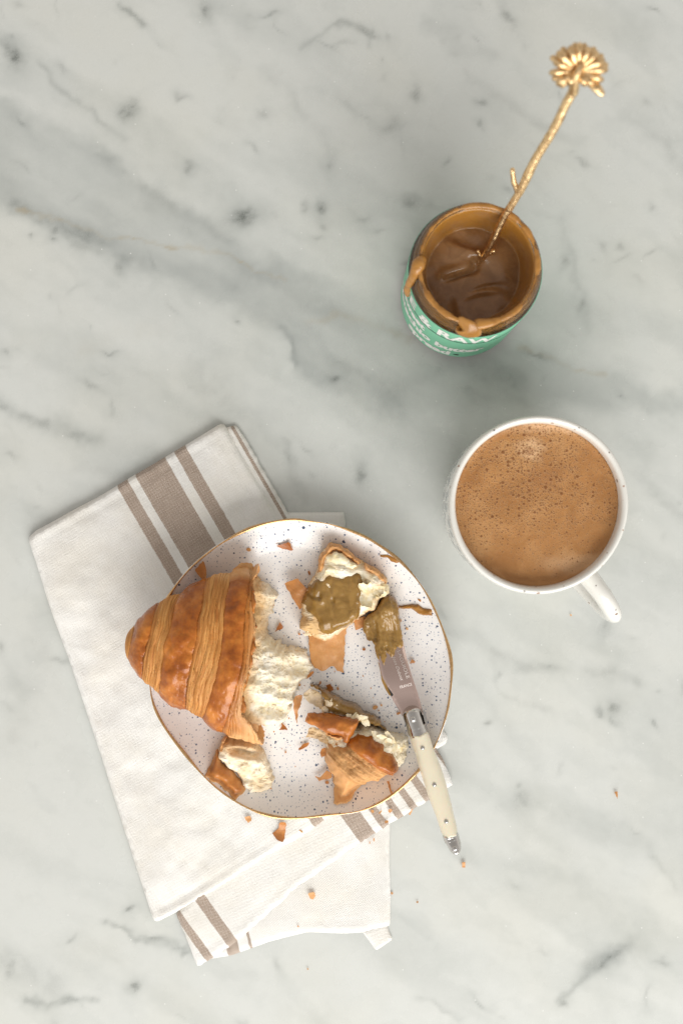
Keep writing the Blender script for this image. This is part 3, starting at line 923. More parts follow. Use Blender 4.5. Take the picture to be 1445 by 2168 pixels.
def build_croissant():
    loc = (*P(470, 1390, 0.01), 0.011)
    t = thing('half_croissant', 'large torn half croissant with glossy brown bands at the left of the plate', 'croissant', loc)
    xs = np.array([272, 276, 285, 305, 325, 345, 370, 400, 425, 450, 480, 510, 545, 570.])
    yt = np.array([1362, 1342, 1329, 1309, 1292, 1276, 1259, 1243, 1231, 1221, 1212, 1206, 1200, 1198.])
    yb = np.array([1368, 1389, 1404, 1428, 1448, 1469, 1483, 1496, 1515, 1533, 1549, 1560, 1572, 1578.])
    zt = np.array([.034, .040, .0425, .0465, .0490, .0510, .0535, .0555, .0570, .0580, .0590, .0595, .0595, .0595])
    zb = np.array([.031, .029, .0275, .0265, .0262, .0255, .021, .016, .0135, .0118, .0112, .0110, .0110, .0110])
    NX, NT = 280, 220
    u = np.linspace(0, 1, NX)**1.25
    gx = 272+u*(566-272)
    YT, YB, ZT, ZB = (np.interp(gx, xs, a) for a in (yt, yb, zt, zb))
    k = 5; ker = np.ones(2*k+1)/(2*k+1)
    sm = lambda a: np.r_[a[:k], np.convolve(a, ker, 'valid'), a[-k:]]
    YT, YB, ZT, ZB = map(sm, (YT, YB, ZT, ZB))
    th = np.linspace(0, 2*math.pi, NT, endpoint=False)
    GX = np.repeat(gx[:, None], NT, 1)
    w = (YB-YT)[:, None]/2; yc = (YB+YT)[:, None]/2
    cs, sn = np.cos(th)[None], np.sin(th)[None]
    cy = np.sign(cs)*np.abs(cs)**0.92
    GY = yc-w*cy
    zr = ZB+(ZT-ZB)*0.40
    GZ = zr[:, None]+np.where(sn > 0, (ZT-zr)[:, None]*np.abs(sn)**0.9, -(zr-ZB)[:, None]*np.abs(sn)**0.7)
    # pastry bands
    E = [[(1240, 262), (1326, 297), (1360, 286), (1395, 281), (1500, 262)],
         [(1240, 352), (1282, 343), (1380, 316), (1426, 311), (1500, 300)],
         [(1200, 400), (1254, 388), (1360, 365), (1472, 347), (1560, 335)],
         [(1190, 446), (1242, 441), (1360, 424), (1485, 400), (1570, 378)],
         [(1190, 496), (1236, 494), (1360, 480), (1450, 461), (1525, 437), (1590, 410)],
         [(1190, 532), (1254, 533), (1379, 526), (1460, 505), (1547, 474), (1600, 448)],
         [(1190, 548), (1220, 540), (1250, 541), (1310, 550), (1350, 546), (1400, 536), (1450, 526), (1500, 520), (1520, 540), (1545, 552), (1580, 555)]]
    warp = 3.0*fbm(GX/40, GY/40, octv=2, seed=11)
    ex = np.stack([np.interp(GY, [a for a, _ in e], [b for _, b in e]) for e in E], 0)
    wx = GX+warp
    lo = np.concatenate([np.full((1,)+GX.shape, 255.), ex], 0)
    hi = np.concatenate([ex, np.full((1,)+GX.shape, 640.)], 0)
    B = np.zeros_like(GX)
    for i in range(8):
        m = (wx >= lo[i]) & (wx < hi[i])
        B = np.where(m, i+(wx-lo[i])/np.maximum(hi[i]-lo[i], 1), B)
    f = B-np.floor(B); idx = np.floor(B).astype(int)
    islam = (idx % 2 == 0)
    soft = np.minimum(f, 1-f)
    lam = np.where(islam, sstep(0.0, 0.08, soft), 0.0)
    lam = np.where(idx >= 6, 0.35*lam, lam)
    lam = np.where(idx >= 7, 0.3, lam)
    gl = np.where(~islam, np.clip(np.sin(math.pi*np.clip(f, 0, 1)), 0, 1)**0.45, 0)
    rid = fbm(B*9, GY/90, octv=3, seed=21, gain=0.6)
    stepdown = np.where(islam, -0.0002-0.0012*f+0.0006*rid*sstep(0, 0.12, soft), 0.0023*gl-0.0013)
    blist = np.where(~islam, 0.0005*fbm(GX/14, GY/14, octv=3, seed=31), 0.0)
    dl = (stepdown+blist+0.0012*fbm(GX/70, GY/70, GZ*40, 2, 41))*np.clip((GX-272)/25, 0.1, 1)
    GYd = GY-np.sign(cs)*np.abs(cs)*dl*PPM
    GZd = GZ+sn*dl
    X, Y = P(GX, GYd, 0.030)
    V = np.stack([X, Y, GZd], -1).reshape(-1, 3)
    Bf = B+0.05*fbm(GX/22, GY/22, octv=3, seed=71)
    F = []
    for i in range(NX-1):
        for j in range(NT):
            k2 = (j+1) % NT
            if max(Bf[i, j], Bf[i+1, j]) > 7.02:
                continue
            F.append((i*NT+j, (i+1)*NT+j, (i+1)*NT+k2, i*NT+k2))
    F.append(tuple(range(NT)))
    toast = np.where(idx >= 6, sstep(0.25, 1.0, f)*0.9, 0.0)
    toast = np.maximum(toast, 0.8*sstep(1525, 1548, GY)*sstep(488, 505, GX))
    toast = np.maximum(toast, 0.75*sstep(1232, 1215, GY)*sstep(430, 450, GX))
    me = new_mesh('crust', V, F, M['crust'], {'lam': lam.ravel(), 'band': B.ravel(), 'along': GY.ravel()/3.6, 'toast': toast.ravel()})
    o = obj('crust', me, t)
    s = o.modifiers.new('shell', 'SOLIDIFY'); s.thickness = 0.0012; s.offset = -1
    # the torn inside
    px = [(505, 1215), (532, 1212), (548, 1232), (575, 1244), (584, 1268), (572, 1300), (563, 1330), (566, 1346), (590, 1360), (604, 1372), (640, 1377),
          (656, 1398), (661, 1414), (655, 1434), (640, 1441), (632, 1455), (622, 1472), (618, 1500), (608, 1526), (590, 1537), (572, 1543), (552, 1535), (505, 1545),
          (480, 1480), (480, 1300)]
    poly = rough(PX(px, 0.022), 0.0009, 0.0013, 620, 3)
    def ztop(X, Y, D=None):
        x, y = to_px(X, Y, 0.03)
        mid = np.exp(-((y-1400)/135)**2)
        fall = 1-sstep(505, 668, x)
        base = 0.015+0.036*fall*(0.35+0.65*mid)
        hol = -0.010*np.exp(-(((x-575)/28)**2+((y-1300)/50)**2))
        r = sheets(X, Y, -20, 38, 120, 5, 5)
        return base+hol+(0.0085*(r-0.5)+0.0006*fbm(X*300, Y*300, octv=3, seed=6))*sstep(490, 560, x)
    def zf(X, Y, D):
        e = np.sqrt(np.clip(1-(1-np.clip(D/0.005, 0, 1))**2, 0, 1))
        z = ztop(X, Y)
        x, y = to_px(X, Y, 0.03)
        z = np.where(x < 505, np.minimum(z, 0.046), z)
        lo_ = plate_z(X, Y)+0.0003
        return lo_+np.maximum(z-lo_, 0.003)*(0.08+0.92*e), lo_
    def brownish(X, Y, D):
        x, y = to_px(X, Y, 0.035)
        e7 = np.interp(y, [a for a, _ in E[6]], [b for _, b in E[6]])
        lowx = 0.45*np.exp(-(((x-585)/45)**2+((y-1262)/35)**2))
        return np.clip(0.85*sstep(e7+26, e7-2, x+6*fbm(X*300, Y*300, octv=2, seed=33))+0.12*fbm(X*90, Y*90, octv=2, seed=34)+lowx*0.5, 0, 0.9)
    slab('crumb', poly, zf, 0.0009, M['crumb'], t, attrs={'brown': brownish}, sharp=None)
    # loose leaf of crust standing at the top of the tear
    topl = [(492, 1205), (510, 1192), (528, 1190), (540, 1204), (538, 1222), (520, 1236), (498, 1232)]
    slab('crust_flap', rough(PX(topl, 0.036), 0.0008, 0.0006, 600, 9),
         lambda X, Y, D: (0.036+0.001*fbm(X*300, Y*300, seed=3)+0.3*(Y-P(0, 1215, 0.036)[1])*-1, 0.034+0.3*(Y-P(0, 1215, 0.036)[1])*-1), 0.0012, M['crust'], t,
         attrs={'lam': const(0.6), 'band': lambda X, Y, D: Y*60, 'along': lambda X, Y, D: X*1000, 'toast': const(0.75)})
    low = [(497, 1536), (512, 1516), (532, 1518), (548, 1534), (546, 1550), (528, 1562), (520, 1572), (500, 1568), (480, 1560)]
    slab('crust_flap', rough(PX(low, 0.028), 0.0008, 0.0005, 600, 12),
         lambda X, Y, D: (0.0275+0.0016*np.sqrt(np.clip(D/0.004, 0, 1))+0.0008*fbm(X*260, Y*260, seed=8)+0.55*(Y-P(0, 1545, 0.028)[1]),
                          0.0268+0.55*(Y-P(0, 1545, 0.028)[1])), 0.0011, M['crust'], t,
         attrs={'lam': const(0.5), 'band': lambda X, Y, D: (X+Y)*70, 'along': lambda X, Y, D: X*1000, 'toast': const(0.92)})
build_croissant()

# ------------------------------------------------------------------ torn pieces
CR = lambda lam=0.0, toast=0.0, ang=0.0, fr=55: {
    'lam': const(lam), 'toast': const(toast),
    'band': lambda X, Y, D: (X*math.cos(ang)+Y*math.sin(ang))*fr, 'along': lambda X, Y, D: (Y*math.cos(ang)-X*math.sin(ang))*1000}

def dome(z0, h, edge, wob=0.0008, f=160, seed=0, floor=None, p=2.0, thick=None):
    def zf(X, Y, D):
        e = np.clip(1-(1-np.clip(D/edge, 0, 1))**p, 0, 1)**(1/p)
        top = z0+h*e+wob*fbm(X*f, Y*f, octv=3, seed=seed)
        fl = plate_z(X, Y)+0.0002 if floor is None else floor
        bot = fl if thick is None else np.maximum(top-thick, plate_z(X, Y)+0.0002)
        top = np.maximum(top, plate_z(X, Y)+0.0008)
        return top, np.minimum(bot+0*top, top-0.0002)
    return zf

def sheet(a, b, c, ref, thick=0.0006, wob=0.0008, f=180, seed=0, curl=0.0, cdir=(1, 0)):
    """thin leaf: plane z = a + b*dx + c*dy about ref, rippled and curled"""
    def zf(X, Y, D):
        dx, dy = X-ref[0], Y-ref[1]
        s = dx*cdir[0]+dy*cdir[1]
        top = a+b*dx+c*dy+wob*fbm(X*f, Y*f, octv=2, seed=seed)+curl*s*s
        top = np.maximum(top, plate_z(X, Y)+thick+0.0003)
        return top, top-thick
    return zf

def build_piece_top():
    c = P(720, 1270, 0.012)
    t = thing('croissant_piece', 'torn croissant piece topped with thick pistachio spread at the top of the plate', 'croissant piece', (*c, 0.0105))
    out = [(698, 1149), (720, 1153), (742, 1170), (763, 1187), (776, 1195), (800, 1208), (817, 1223), (816, 1243), (811, 1263), (799, 1279), (793, 1294), (769, 1303),
           (733, 1331), (706, 1351), (683, 1359), (666, 1353), (650, 1341), (632, 1332), (638, 1306), (637, 1279), (650, 1243), (670, 1213), (675, 1178)]
    def base(X, Y, D):
        x, y = to_px(X, Y, 0.02)
        z = 0.0235+0.004*np.exp(-((y-1215)/40)**2)+0.0035*sstep(760, 800, x)
        z = z+0.0040*(sheets(X, Y, -35, 60, 150, 4, 15)-0.5)
        e = np.sqrt(np.clip(1-(1-np.clip(D/0.006, 0, 1))**2, 0, 1))
        fl = plate_z(X, Y)+0.0003
        return fl+np.maximum(z-fl, 0.002)*(0.35+0.65*e), fl
    slab('crumb', rough(PX(out, 0.020), 0.001, 0.0007, 500, 21), base, 0.0011, M['crumb'], t,
         attrs={'brown': lambda X, Y, D: np.clip(np.maximum(1-D/0.0028, 0.22+0.35*fbm(X*140, Y*140, octv=2, seed=10))+0.3*fbm(X*350, Y*350, octv=2, seed=9)+0.7*sstep(690, 660, to_px(X, Y, 0.02)[0])*sstep(1300, 1320, to_px(X, Y, 0.02)[1]), 0, 0.9)}, sharp=None)
    # crust along the upper edges
    edge_ = [(697, 1150), (720, 1153), (742, 1170), (764, 1187), (758, 1196), (735, 1180), (714, 1166), (703, 1166), (691, 1180), (684, 1208), (672, 1214), (675, 1178)]
    slab('crust', rough(PX(edge_, 0.025), 0.0009, 0.0005, 600, 4), dome(0.0235, 0.0045, 0.003, 0.0007, 300, 3), 0.0010, M['crust'], t, attrs=CR(0.75, 0.55, 0.6, 70))
    edge2 = [(772, 1193), (800, 1207), (818, 1223), (816, 1236), (800, 1228), (782, 1212), (771, 1205)]
    slab('crust', rough(PX(edge2, 0.026), 0.0009, 0.0004, 600, 5), dome(0.0255, 0.0035, 0.003, 0.0006, 300, 5), 0.0010, M['crust'], t, attrs=CR(0.4, 0.75, 0.5, 70))
    ref = P(692, 1385, 0.013)
    flap = [(652, 1340), (655, 1389), (660, 1408), (666, 1416), (686, 1421), (697, 1414), (706, 1411), (713, 1422), (728, 1426), (727, 1400), (729, 1379), (733, 1325), (690, 1330)]
    slab('crust_flap', rough(PX(flap, 0.014), 0.0008, 0.0005, 500, 6), sheet(0.0140, 0.0, 0.10, ref, 0.0007, 0.0006, 160, 2, -18, (1, 0)), 0.0011, M['crust'], t,
         attrs=CR(0.35, 0.55, 0.2, 40))
    ref = P(625, 1250, 0.016)
    flap = [(602, 1236), (616, 1229), (630, 1225), (640, 1236), (652, 1250), (642, 1282), (635, 1291), (617, 1263)]
    slab('crust_flap', rough(PX(flap, 0.017), 0.0008, 0.0004, 500, 7), sheet(0.0165, 0.10, 0.05, ref, 0.0007, 0.0006, 200, 4, 25, (0.7, 0.7)), 0.0010, M['crust'], t, attrs=CR(0.2, 0.35, 0.8, 60))
    ref = P(760, 1320, 0.014)
    flap = [(748, 1312), (772, 1304), (768, 1328), (752, 1335)]
    slab('crust_flap', PX(flap, 0.014), sheet(0.0140, 0.0, 0.05, ref, 0.0006, 0.0003, 200, 5), 0.0010, M['crust'], t, attrs=CR(0.1, 0.5, 0.8, 60))
    so = [(690, 1213), (703, 1211), (717, 1218), (726, 1208), (749, 1203), (766, 1214), (776, 1233), (770, 1256), (768, 1279), (759, 1304), (733, 1329), (712, 1340),
          (693, 1351), (677, 1344), (672, 1318), (660, 1306), (642, 1304), (637, 1279), (650, 1246), (670, 1222)]
    def spz(X, Y, D):
        x, y = to_px(X, Y, 0.026)
        bt, _ = base(X, Y, 0*X+0.004)
        e = np.sqrt(np.clip(1-(1-np.clip(D/0.0042, 0, 1))**2, 0, 1))
        sw = 0.0008*vnoise((X+0.6*Y)*130+3*vnoise(X*70, Y*70, seed=8), (Y-0.4*X)*75, seed=6)+0.00015*fbm(X*300, Y*300, octv=2, seed=9)
        g1 = -0.0016*np.exp(-(((x-676)/4)**2+((y-1263)/8)**2))-0.0014*np.exp(-(((x-704)/5)**2+((y-1272)/7)**2))
        g2 = 0.0014*np.exp(-(((x-682)/6)**2+((y-1268)/8)**2))+0.0012*np.exp(-(((x-711)/6)**2+((y-1270)/8)**2))
        edge_drop = -0.006*sstep(672, 640, x)-0.004*sstep(1315, 1350, y)
        lo = np.minimum(bt, 0.0245)
        top = 0.0225+0.0055*e+sw*e+g1+g2+edge_drop
        return np.maximum(top, plate_z(X, Y)+0.004), np.minimum(lo, top)-0.004
    slab('nut_spread_layer', rough(PX(so, 0.025), 0.0009, 0.0006, 330, 13), spz, 0.0009, M['spread'], t, sharp=None)
    lf = [(528, 520), (560, 400), (640, 420), (710, 450), (690, 510), (610, 500), (530, 470)]
    slab('crumb_leaf', rough(PX([(600+a*.166, 1130+b*.166) for a, b in lf], 0.029), 0.0007, 0.0005, 600, 8), dome(0.0275, 0.0022, 0.002, 0.0006, 400, 3, floor=0.024), 0.0008,
         M['membrane'], t, attrs={'brown': zero})
    lf = [(690, 1176), (712, 1167), (735, 1182), (757, 1198), (745, 1206), (715, 1210), (692, 1202)]
    slab('crumb_leaf', rough(PX(lf, 0.028), 0.0008, 0.0006, 500, 9), dome(0.0262, 0.002, 0.003, 0.0009, 260, 5, floor=0.022), 0.0009, M['membrane'], t)
    membranes('torn_leaves', [(772, 1255), (790, 1240), (812, 1245), (808, 1265), (795, 1280), (775, 1295)], lambda X, Y: 0*X+0.0275, 6, 0.0060, t, 14, tilt=0.15)
    membranes('torn_leaves', [(640, 1315), (668, 1318), (675, 1348), (655, 1342)], lambda X, Y: 0*X+0.0205, 14, 0.0030, t, 15)

def build_piece_right():
    c = P(755, 1590, 0.012)
    t = thing('croissant_piece', 'torn croissant piece with fanned flaky layers and spread beside the ivory knife handle', 'croissant piece', (*c, 0.0105))
    S = lambda l: [(620+a*.173, 1430+b*.173) for a, b in l]
    cr = [(640, 1565), (800, 640), (870, 585), (1010, 640), (1130, 700), (1320, 740), (1390, 760), (1425, 850), (1370, 1060), (1300, 1130), (1100, 1180), (700, 1100), (420, 1000), (400, 760), (600, 560)][1:]
    def crz(X, Y, D):
        x, y = to_px(X, Y, 0.022)
        e = np.sqrt(np.clip(1-(1-np.clip(D/0.006, 0, 1))**2, 0, 1))
        z = 0.0285-0.012*sstep(800, 868, x)+0.0036*(sheets(X, Y, 30, 90, 200, 4, 25)-0.5)+0.0006*ridged(X, Y, 260, 27, 2)
        fl = plate_z(X, Y)+0.0003
        return fl+np.maximum(z-fl, 0.002)*(0.15+0.85*e), fl
    slab('crumb', rough(PX(S(cr), 0.020), 0.0009, 0.0009, 600, 31), crz, 0.0010, M['crumb'], t, attrs={'brown': const(0.0)}, sharp=None)
    # main domed crust: glossy ridge, fanned layers, lower lip
    out = S([(620, 760), (760, 680), (960, 680), (1060, 760), (1130, 830), (1210, 930), (1290, 1080), (1290, 1180), (1230, 1238), (1170, 1240), (1060, 1310), (920, 1345), (850, 1380),
             (760, 1470), (690, 1570), (600, 1592), (500, 1590), (505, 1480), (480, 1330), (480, 1250), (420, 1180), (380, 1080), (400, 950), (420, 840), (500, 770)])
    def side(X, Y, a, b):
        x, y = to_px(X, Y, 0.028)
        (x0, y0), (x1, y1) = S([a, b])
        L = math.hypot(x1-x0, y1-y0)
        return ((x-x0)*(y1-y0)-(y-y0)*(x1-x0))/L      # + on the upper right
    def masks(X, Y):
        s1 = side(X, Y, (600, 800), (1190, 1245))
        s2 = side(X, Y, (400, 960), (850, 1385))
        return s1, s2
    def mz(X, Y, D):
        s1, s2 = masks(X, Y)
        e = np.sqrt(np.clip(1-(1-np.clip(D/0.011, 0, 1))**2, 0, 1))
        z = 0.017+0.017*e
        z = z+0.0028*sstep(-1.5, 4, s1)*np.exp(-((s1-16)/22)**2)-0.0035*sstep(3, -8, s2)
        x, y = to_px(X, Y, 0.028)
        fan = 0.0011*fbm(s1*0.45+0.02*(x+y)*0.1, (x+y)/120, octv=3, seed=44, gain=0.6)
        z = z+np.where((s1 < 0) & (s2 > 0), fan, 0)+0.0006*fbm(X*150, Y*150, octv=3, seed=45)
        z = z-0.009*sstep(1640, 1700, y)
        fl = plate_z(X, Y)+0.0003
        return np.maximum(z, fl+0.0015), fl
    def lamf(X, Y, D):
        s1, s2 = masks(X, Y)
        return sstep(2, -2, s1)*sstep(-3, 2, s2)
    def toastf(X, Y, D):
        s1, s2 = masks(X, Y)
        return np.clip(0.62*sstep(2, -3, s1)+0.1*sstep(0, -6, s2)+0.5*(1-np.clip(D/0.002, 0, 1)), 0, 0.9)
    slab('crust', rough(PX(out, 0.024), 0.0009, 0.0006, 450, 33), mz, 0.0009, M['crust'], t,
         attrs={'lam': lamf, 'toast': toastf, 'band': lambda X, Y, D: masks(X, Y)[0]/34.0, 'along': lambda X, Y, D: sum(to_px(X, Y, 0.028))/5.0}, sharp=None)
    up = S([(140, 590), (170, 480), (260, 475), (400, 480), (560, 500), (700, 520), (800, 560), (790, 640), (740, 720), (660, 840), (610, 820), (600, 750), (480, 740), (400, 700), (280, 640)])
    def uz(X, Y, D):
        x, y = to_px(X, Y, 0.033)
        e = np.sqrt(np.clip(1-(1-np.clip(D/0.005, 0, 1))**2, 0, 1))
        z = 0.0300+0.0045*e+0.0007*fbm(X*140, Y*140, octv=3, seed=51)-0.004*sstep(690, 645, x)
        return z, z-0.0025-0.002*e
    slab('crust', rough(PX(up, 0.032), 0.0009, 0.0005, 450, 35), uz, 0.0010, M['crust'], t, attrs=CR(0.0, 0.05, 0.3, 50), sharp=None)
    pal = S([(400, 700), (480, 735), (600, 745), (615, 800), (560, 800), (460, 775), (390, 730)])
    slab('crust_flap', rough(PX(pal, 0.0315), 0.0008, 0.0005, 600, 36), dome(0.0290, 0.0025, 0.002, 0.0006, 300, 6, floor=0.026), 0.0009, M['crust'], t, attrs=CR(0.8, 0.7, 0.8, 80))
    # spread squeezed out along the top
    sp = S([(200, 125), (300, 150), (450, 215), (600, 300), (620, 325), (720, 340), (830, 410), (870, 470), (960, 500), (1060, 570), (1150, 690), (1060, 650), (900, 610), (760, 560),
            (620, 500), (430, 470), (360, 400), (380, 300), (330, 200)])
    def sz(X, Y, D):
        e = np.sqrt(np.clip(1-(1-np.clip(D/0.004, 0, 1))**2, 0, 1))
        top = 0.0185+0.0085*e+0.0012*fbm(X*170, Y*170, octv=3, seed=61)
        return top, plate_z(X, Y)+0.0004
    slab('nut_spread_layer', rough(PX(sp, 0.022), 0.0009, 0.0008, 420, 37), sz, 0.0009, M['spread'], t, sharp=None)
    for k, q in enumerate(([(385, 310), (470, 285), (560, 340), (575, 385), (500, 415), (400, 380)], [(345, 420), (400, 375), (440, 410), (430, 475), (380, 480)])):
        slab('crumb_leaf', rough(PX(S(q), 0.027), 0.0007, 0.0004, 500, 40+k), dome(0.0255, 0.0028, 0.003, 0.0004, 300, k, floor=0.022), 0.0008, M['crumb'], t, attrs={'brown': const(0.35)})
    lf = S([(120, 240), (200, 150), (300, 190), (370, 270), (370, 380), (340, 415), (200, 330)])
    slab('crumb_leaf', rough(PX(lf, 0.021), 0.0008, 0.0007, 500, 42), sheet(0.021, 0.1, 0.05, P(665, 1475, 0.02), 0.0012, 0.0012, 220, 8), 0.0009, M['crumb'], t, attrs={'brown': const(0.45)})
    lf = S([(160, 760), (190, 650), (280, 640), (400, 700), (440, 780), (400, 830), (300, 790)])
    slab('crumb_leaf', rough(PX(lf, 0.021), 0.0008, 0.0006, 500, 43), sheet(0.021, 0.12, 0.0, P(672, 1555, 0.02), 0.0010, 0.0009, 220, 9), 0.0009, M['crumb'], t, attrs={'brown': const(0.7)})
    fl = S([(5, 300), (30, 250), (115, 240), (100, 330), (60, 440), (50, 595), (30, 520), (10, 400)])
    slab('crust_flap', rough(PX(fl, 0.019), 0.0006, 0.0003, 600, 44), sheet(0.019, -0.25, 0.02, P(628, 1490, 0.019), 0.0005, 0.0004, 250, 4, 40, (1, 0)), 0.0008, M['crust'], t, attrs=CR(0.3, 0.45, 0.2, 60))
    fl = S([(270, 1240), (330, 1250), (410, 1170), (480, 1200), (470, 1255), (330, 1285), (325, 1305)])
    slab('crust_flap', rough(PX(fl, 0.014), 0.0006, 0.0003, 600, 45), sheet(0.014, 0.15, 0.0, P(685, 1645, 0.014), 0.0006, 0.0004, 250, 4), 0.0008, M['crust'], t, attrs=CR(0.2, 0.5, 0.2, 60))
    fl = S([(330, 950), (350, 900), (400, 880), (400, 980), (345, 1000)])
    slab('crust_flap', PX(fl, 0.016), sheet(0.016, 0.2, 0.0, P(684, 1592, 0.016), 0.0006, 0.0004, 250, 4), 0.0008, M['crust'], t, attrs=CR(0.1, 0.3, 0.2, 60))
    membranes('torn_leaves', S([(850, 620), (1100, 740), (1360, 790), (1380, 880), (1320, 1030), (1230, 920), (1080, 760)]), lambda X, Y: crz(X, Y, 0*X+0.006)[0], 8, 0.0036, t, 24, tilt=0.15)
    membranes('torn_leaves', S([(650, 470), (850, 480), (1030, 560), (1060, 640), (800, 580)]), lambda X, Y: 0*X+0.0285, 6, 0.0030, t, 25, tilt=0.25)

def build_piece_left():
    c = P(505, 1630, 0.012)
    t = thing('croissant_piece', 'small torn croissant end with cream crumb facing up below the half croissant', 'croissant piece', (*c, 0.0105))
    S = lambda l: [(420+a*.1246, 1520+b*.1246) for a, b in l]
    cb = S([(350, 560), (370, 430), (430, 330), (600, 390), (780, 400), (940, 410), (1050, 530), (1150, 700), (1210, 900), (1280, 1060), (1230, 1200), (1150, 1250), (1000, 1275), (870, 1250), (800, 1190), (640, 960), (450, 820), (330, 700)])
    def top(X, Y):
        x, y = to_px(X, Y, 0.02)
        z = 0.026-0.006*sstep(1600, 1665, y)-0.0055*np.exp(-((y-(1588+0.12*(x-500)))/8)**2)*sstep(480, 500, x)
        return z+0.0050*(sheets(X, Y, -15, 55, 150, 4, 71)-0.5)
    def zf(X, Y, D):
        e = np.sqrt(np.clip(1-(1-np.clip(D/0.006, 0, 1))**2, 0, 1))
        fl = plate_z(X, Y)+0.0003
        z = top(X, Y)
        return fl+np.maximum(z-fl, 0.002)*(0.12+0.88*e), fl
    slab('crumb', rough(PX(cb, 0.018), 0.0009, 0.0006, 500, 51), zf, 0.0009, M['crumb'], t,
         attrs={'brown': lambda X, Y, D: np.clip(0.8*sstep(1592, 1578, to_px(X, Y, 0.02)[1])+0.35*np.exp(-((to_px(X, Y, 0.02)[1]-1590)/7)**2)+0.18+0.25*fbm(X*130, Y*130, octv=2, seed=72), 0, 0.75)}, sharp=None)
    cu = S([(130, 950), (190, 820), (240, 700), (290, 560), (345, 560), (370, 760), (500, 850), (640, 980), (720, 1080), (800, 1200), (750, 1270), (690, 1310), (620, 1360), (500, 1220), (350, 1090), (230, 1030)])
    slab('crust', rough(PX(cu, 0.018), 0.0009, 0.0004, 450, 53), dome(0.0135, 0.0100, 0.0065, 0.0006, 180, 4), 0.0009, M['crust'], t,
         attrs={'lam': const(0.0), 'band': lambda X, Y, D: Y*60, 'along': lambda X, Y, D: X*1000, 'toast': lambda X, Y, D: np.clip(0.25+0.6*(1-D/0.0018), 0.2, 0.85)}, sharp=None)
    ed = S([(350, 570), (380, 430), (430, 330), (480, 340), (440, 450), (410, 600)])
    slab('crust', rough(PX(ed, 0.022), 0.0007, 0.0005, 700, 55), dome(0.0205, 0.004, 0.002, 0.0007, 400, 6), 0.0008, M['crust'], t, attrs=CR(0.5, 0.8, 0.5, 80))
build_piece_top(); build_piece_right(); build_piece_left()

# ------------------------------------------------------------------ spread smears on the plate
def smear(px, zref, h, label, seed):
    poly = rough(PX(px, zref), 0.0007, 0.0003, 500, seed)
    o = slab('spread_smear', poly, lambda X, Y, D: (plate_z(X, Y)+0.0003+h*np.sqrt(np.clip(D/0.002, 0, 1))*(1+0.3*vnoise(X*260, Y*260, seed=seed)), plate_z(X, Y)+0.0001), 0.0007, M['drip'])
    o['label'] = label; o['category'] = 'smear'; o['group'] = 'smears of pistachio spread on the plate'
smear([(802, 1171), (808, 1177), (815, 1175), (824, 1175), (832, 1181), (845, 1190), (840, 1193), (828, 1188), (820, 1180), (812, 1181), (806, 1179)], 0.022, 0.0012,
      'thin brown spread smear at the upper right gold rim', 61)
smear([(838, 1282), (850, 1283), (862, 1281), (872, 1278), (884, 1279), (896, 1286), (907, 1288), (909, 1284), (914, 1303), (905, 1302), (890, 1301), (880, 1296), (872, 1289), (860, 1288), (850, 1290), (838, 1290)], 0.014, 0.0022,
      'tapering brown spread smear pointing right from the knife tip', 62)

# ------------------------------------------------------------------ knife
def knife_z(py):
    """underside of the knife along its length: tip on the plate, handle on the rim"""
    return np.interp(py, [1262, 1500, 1820], [0.0150, 0.0212, 0.0310])

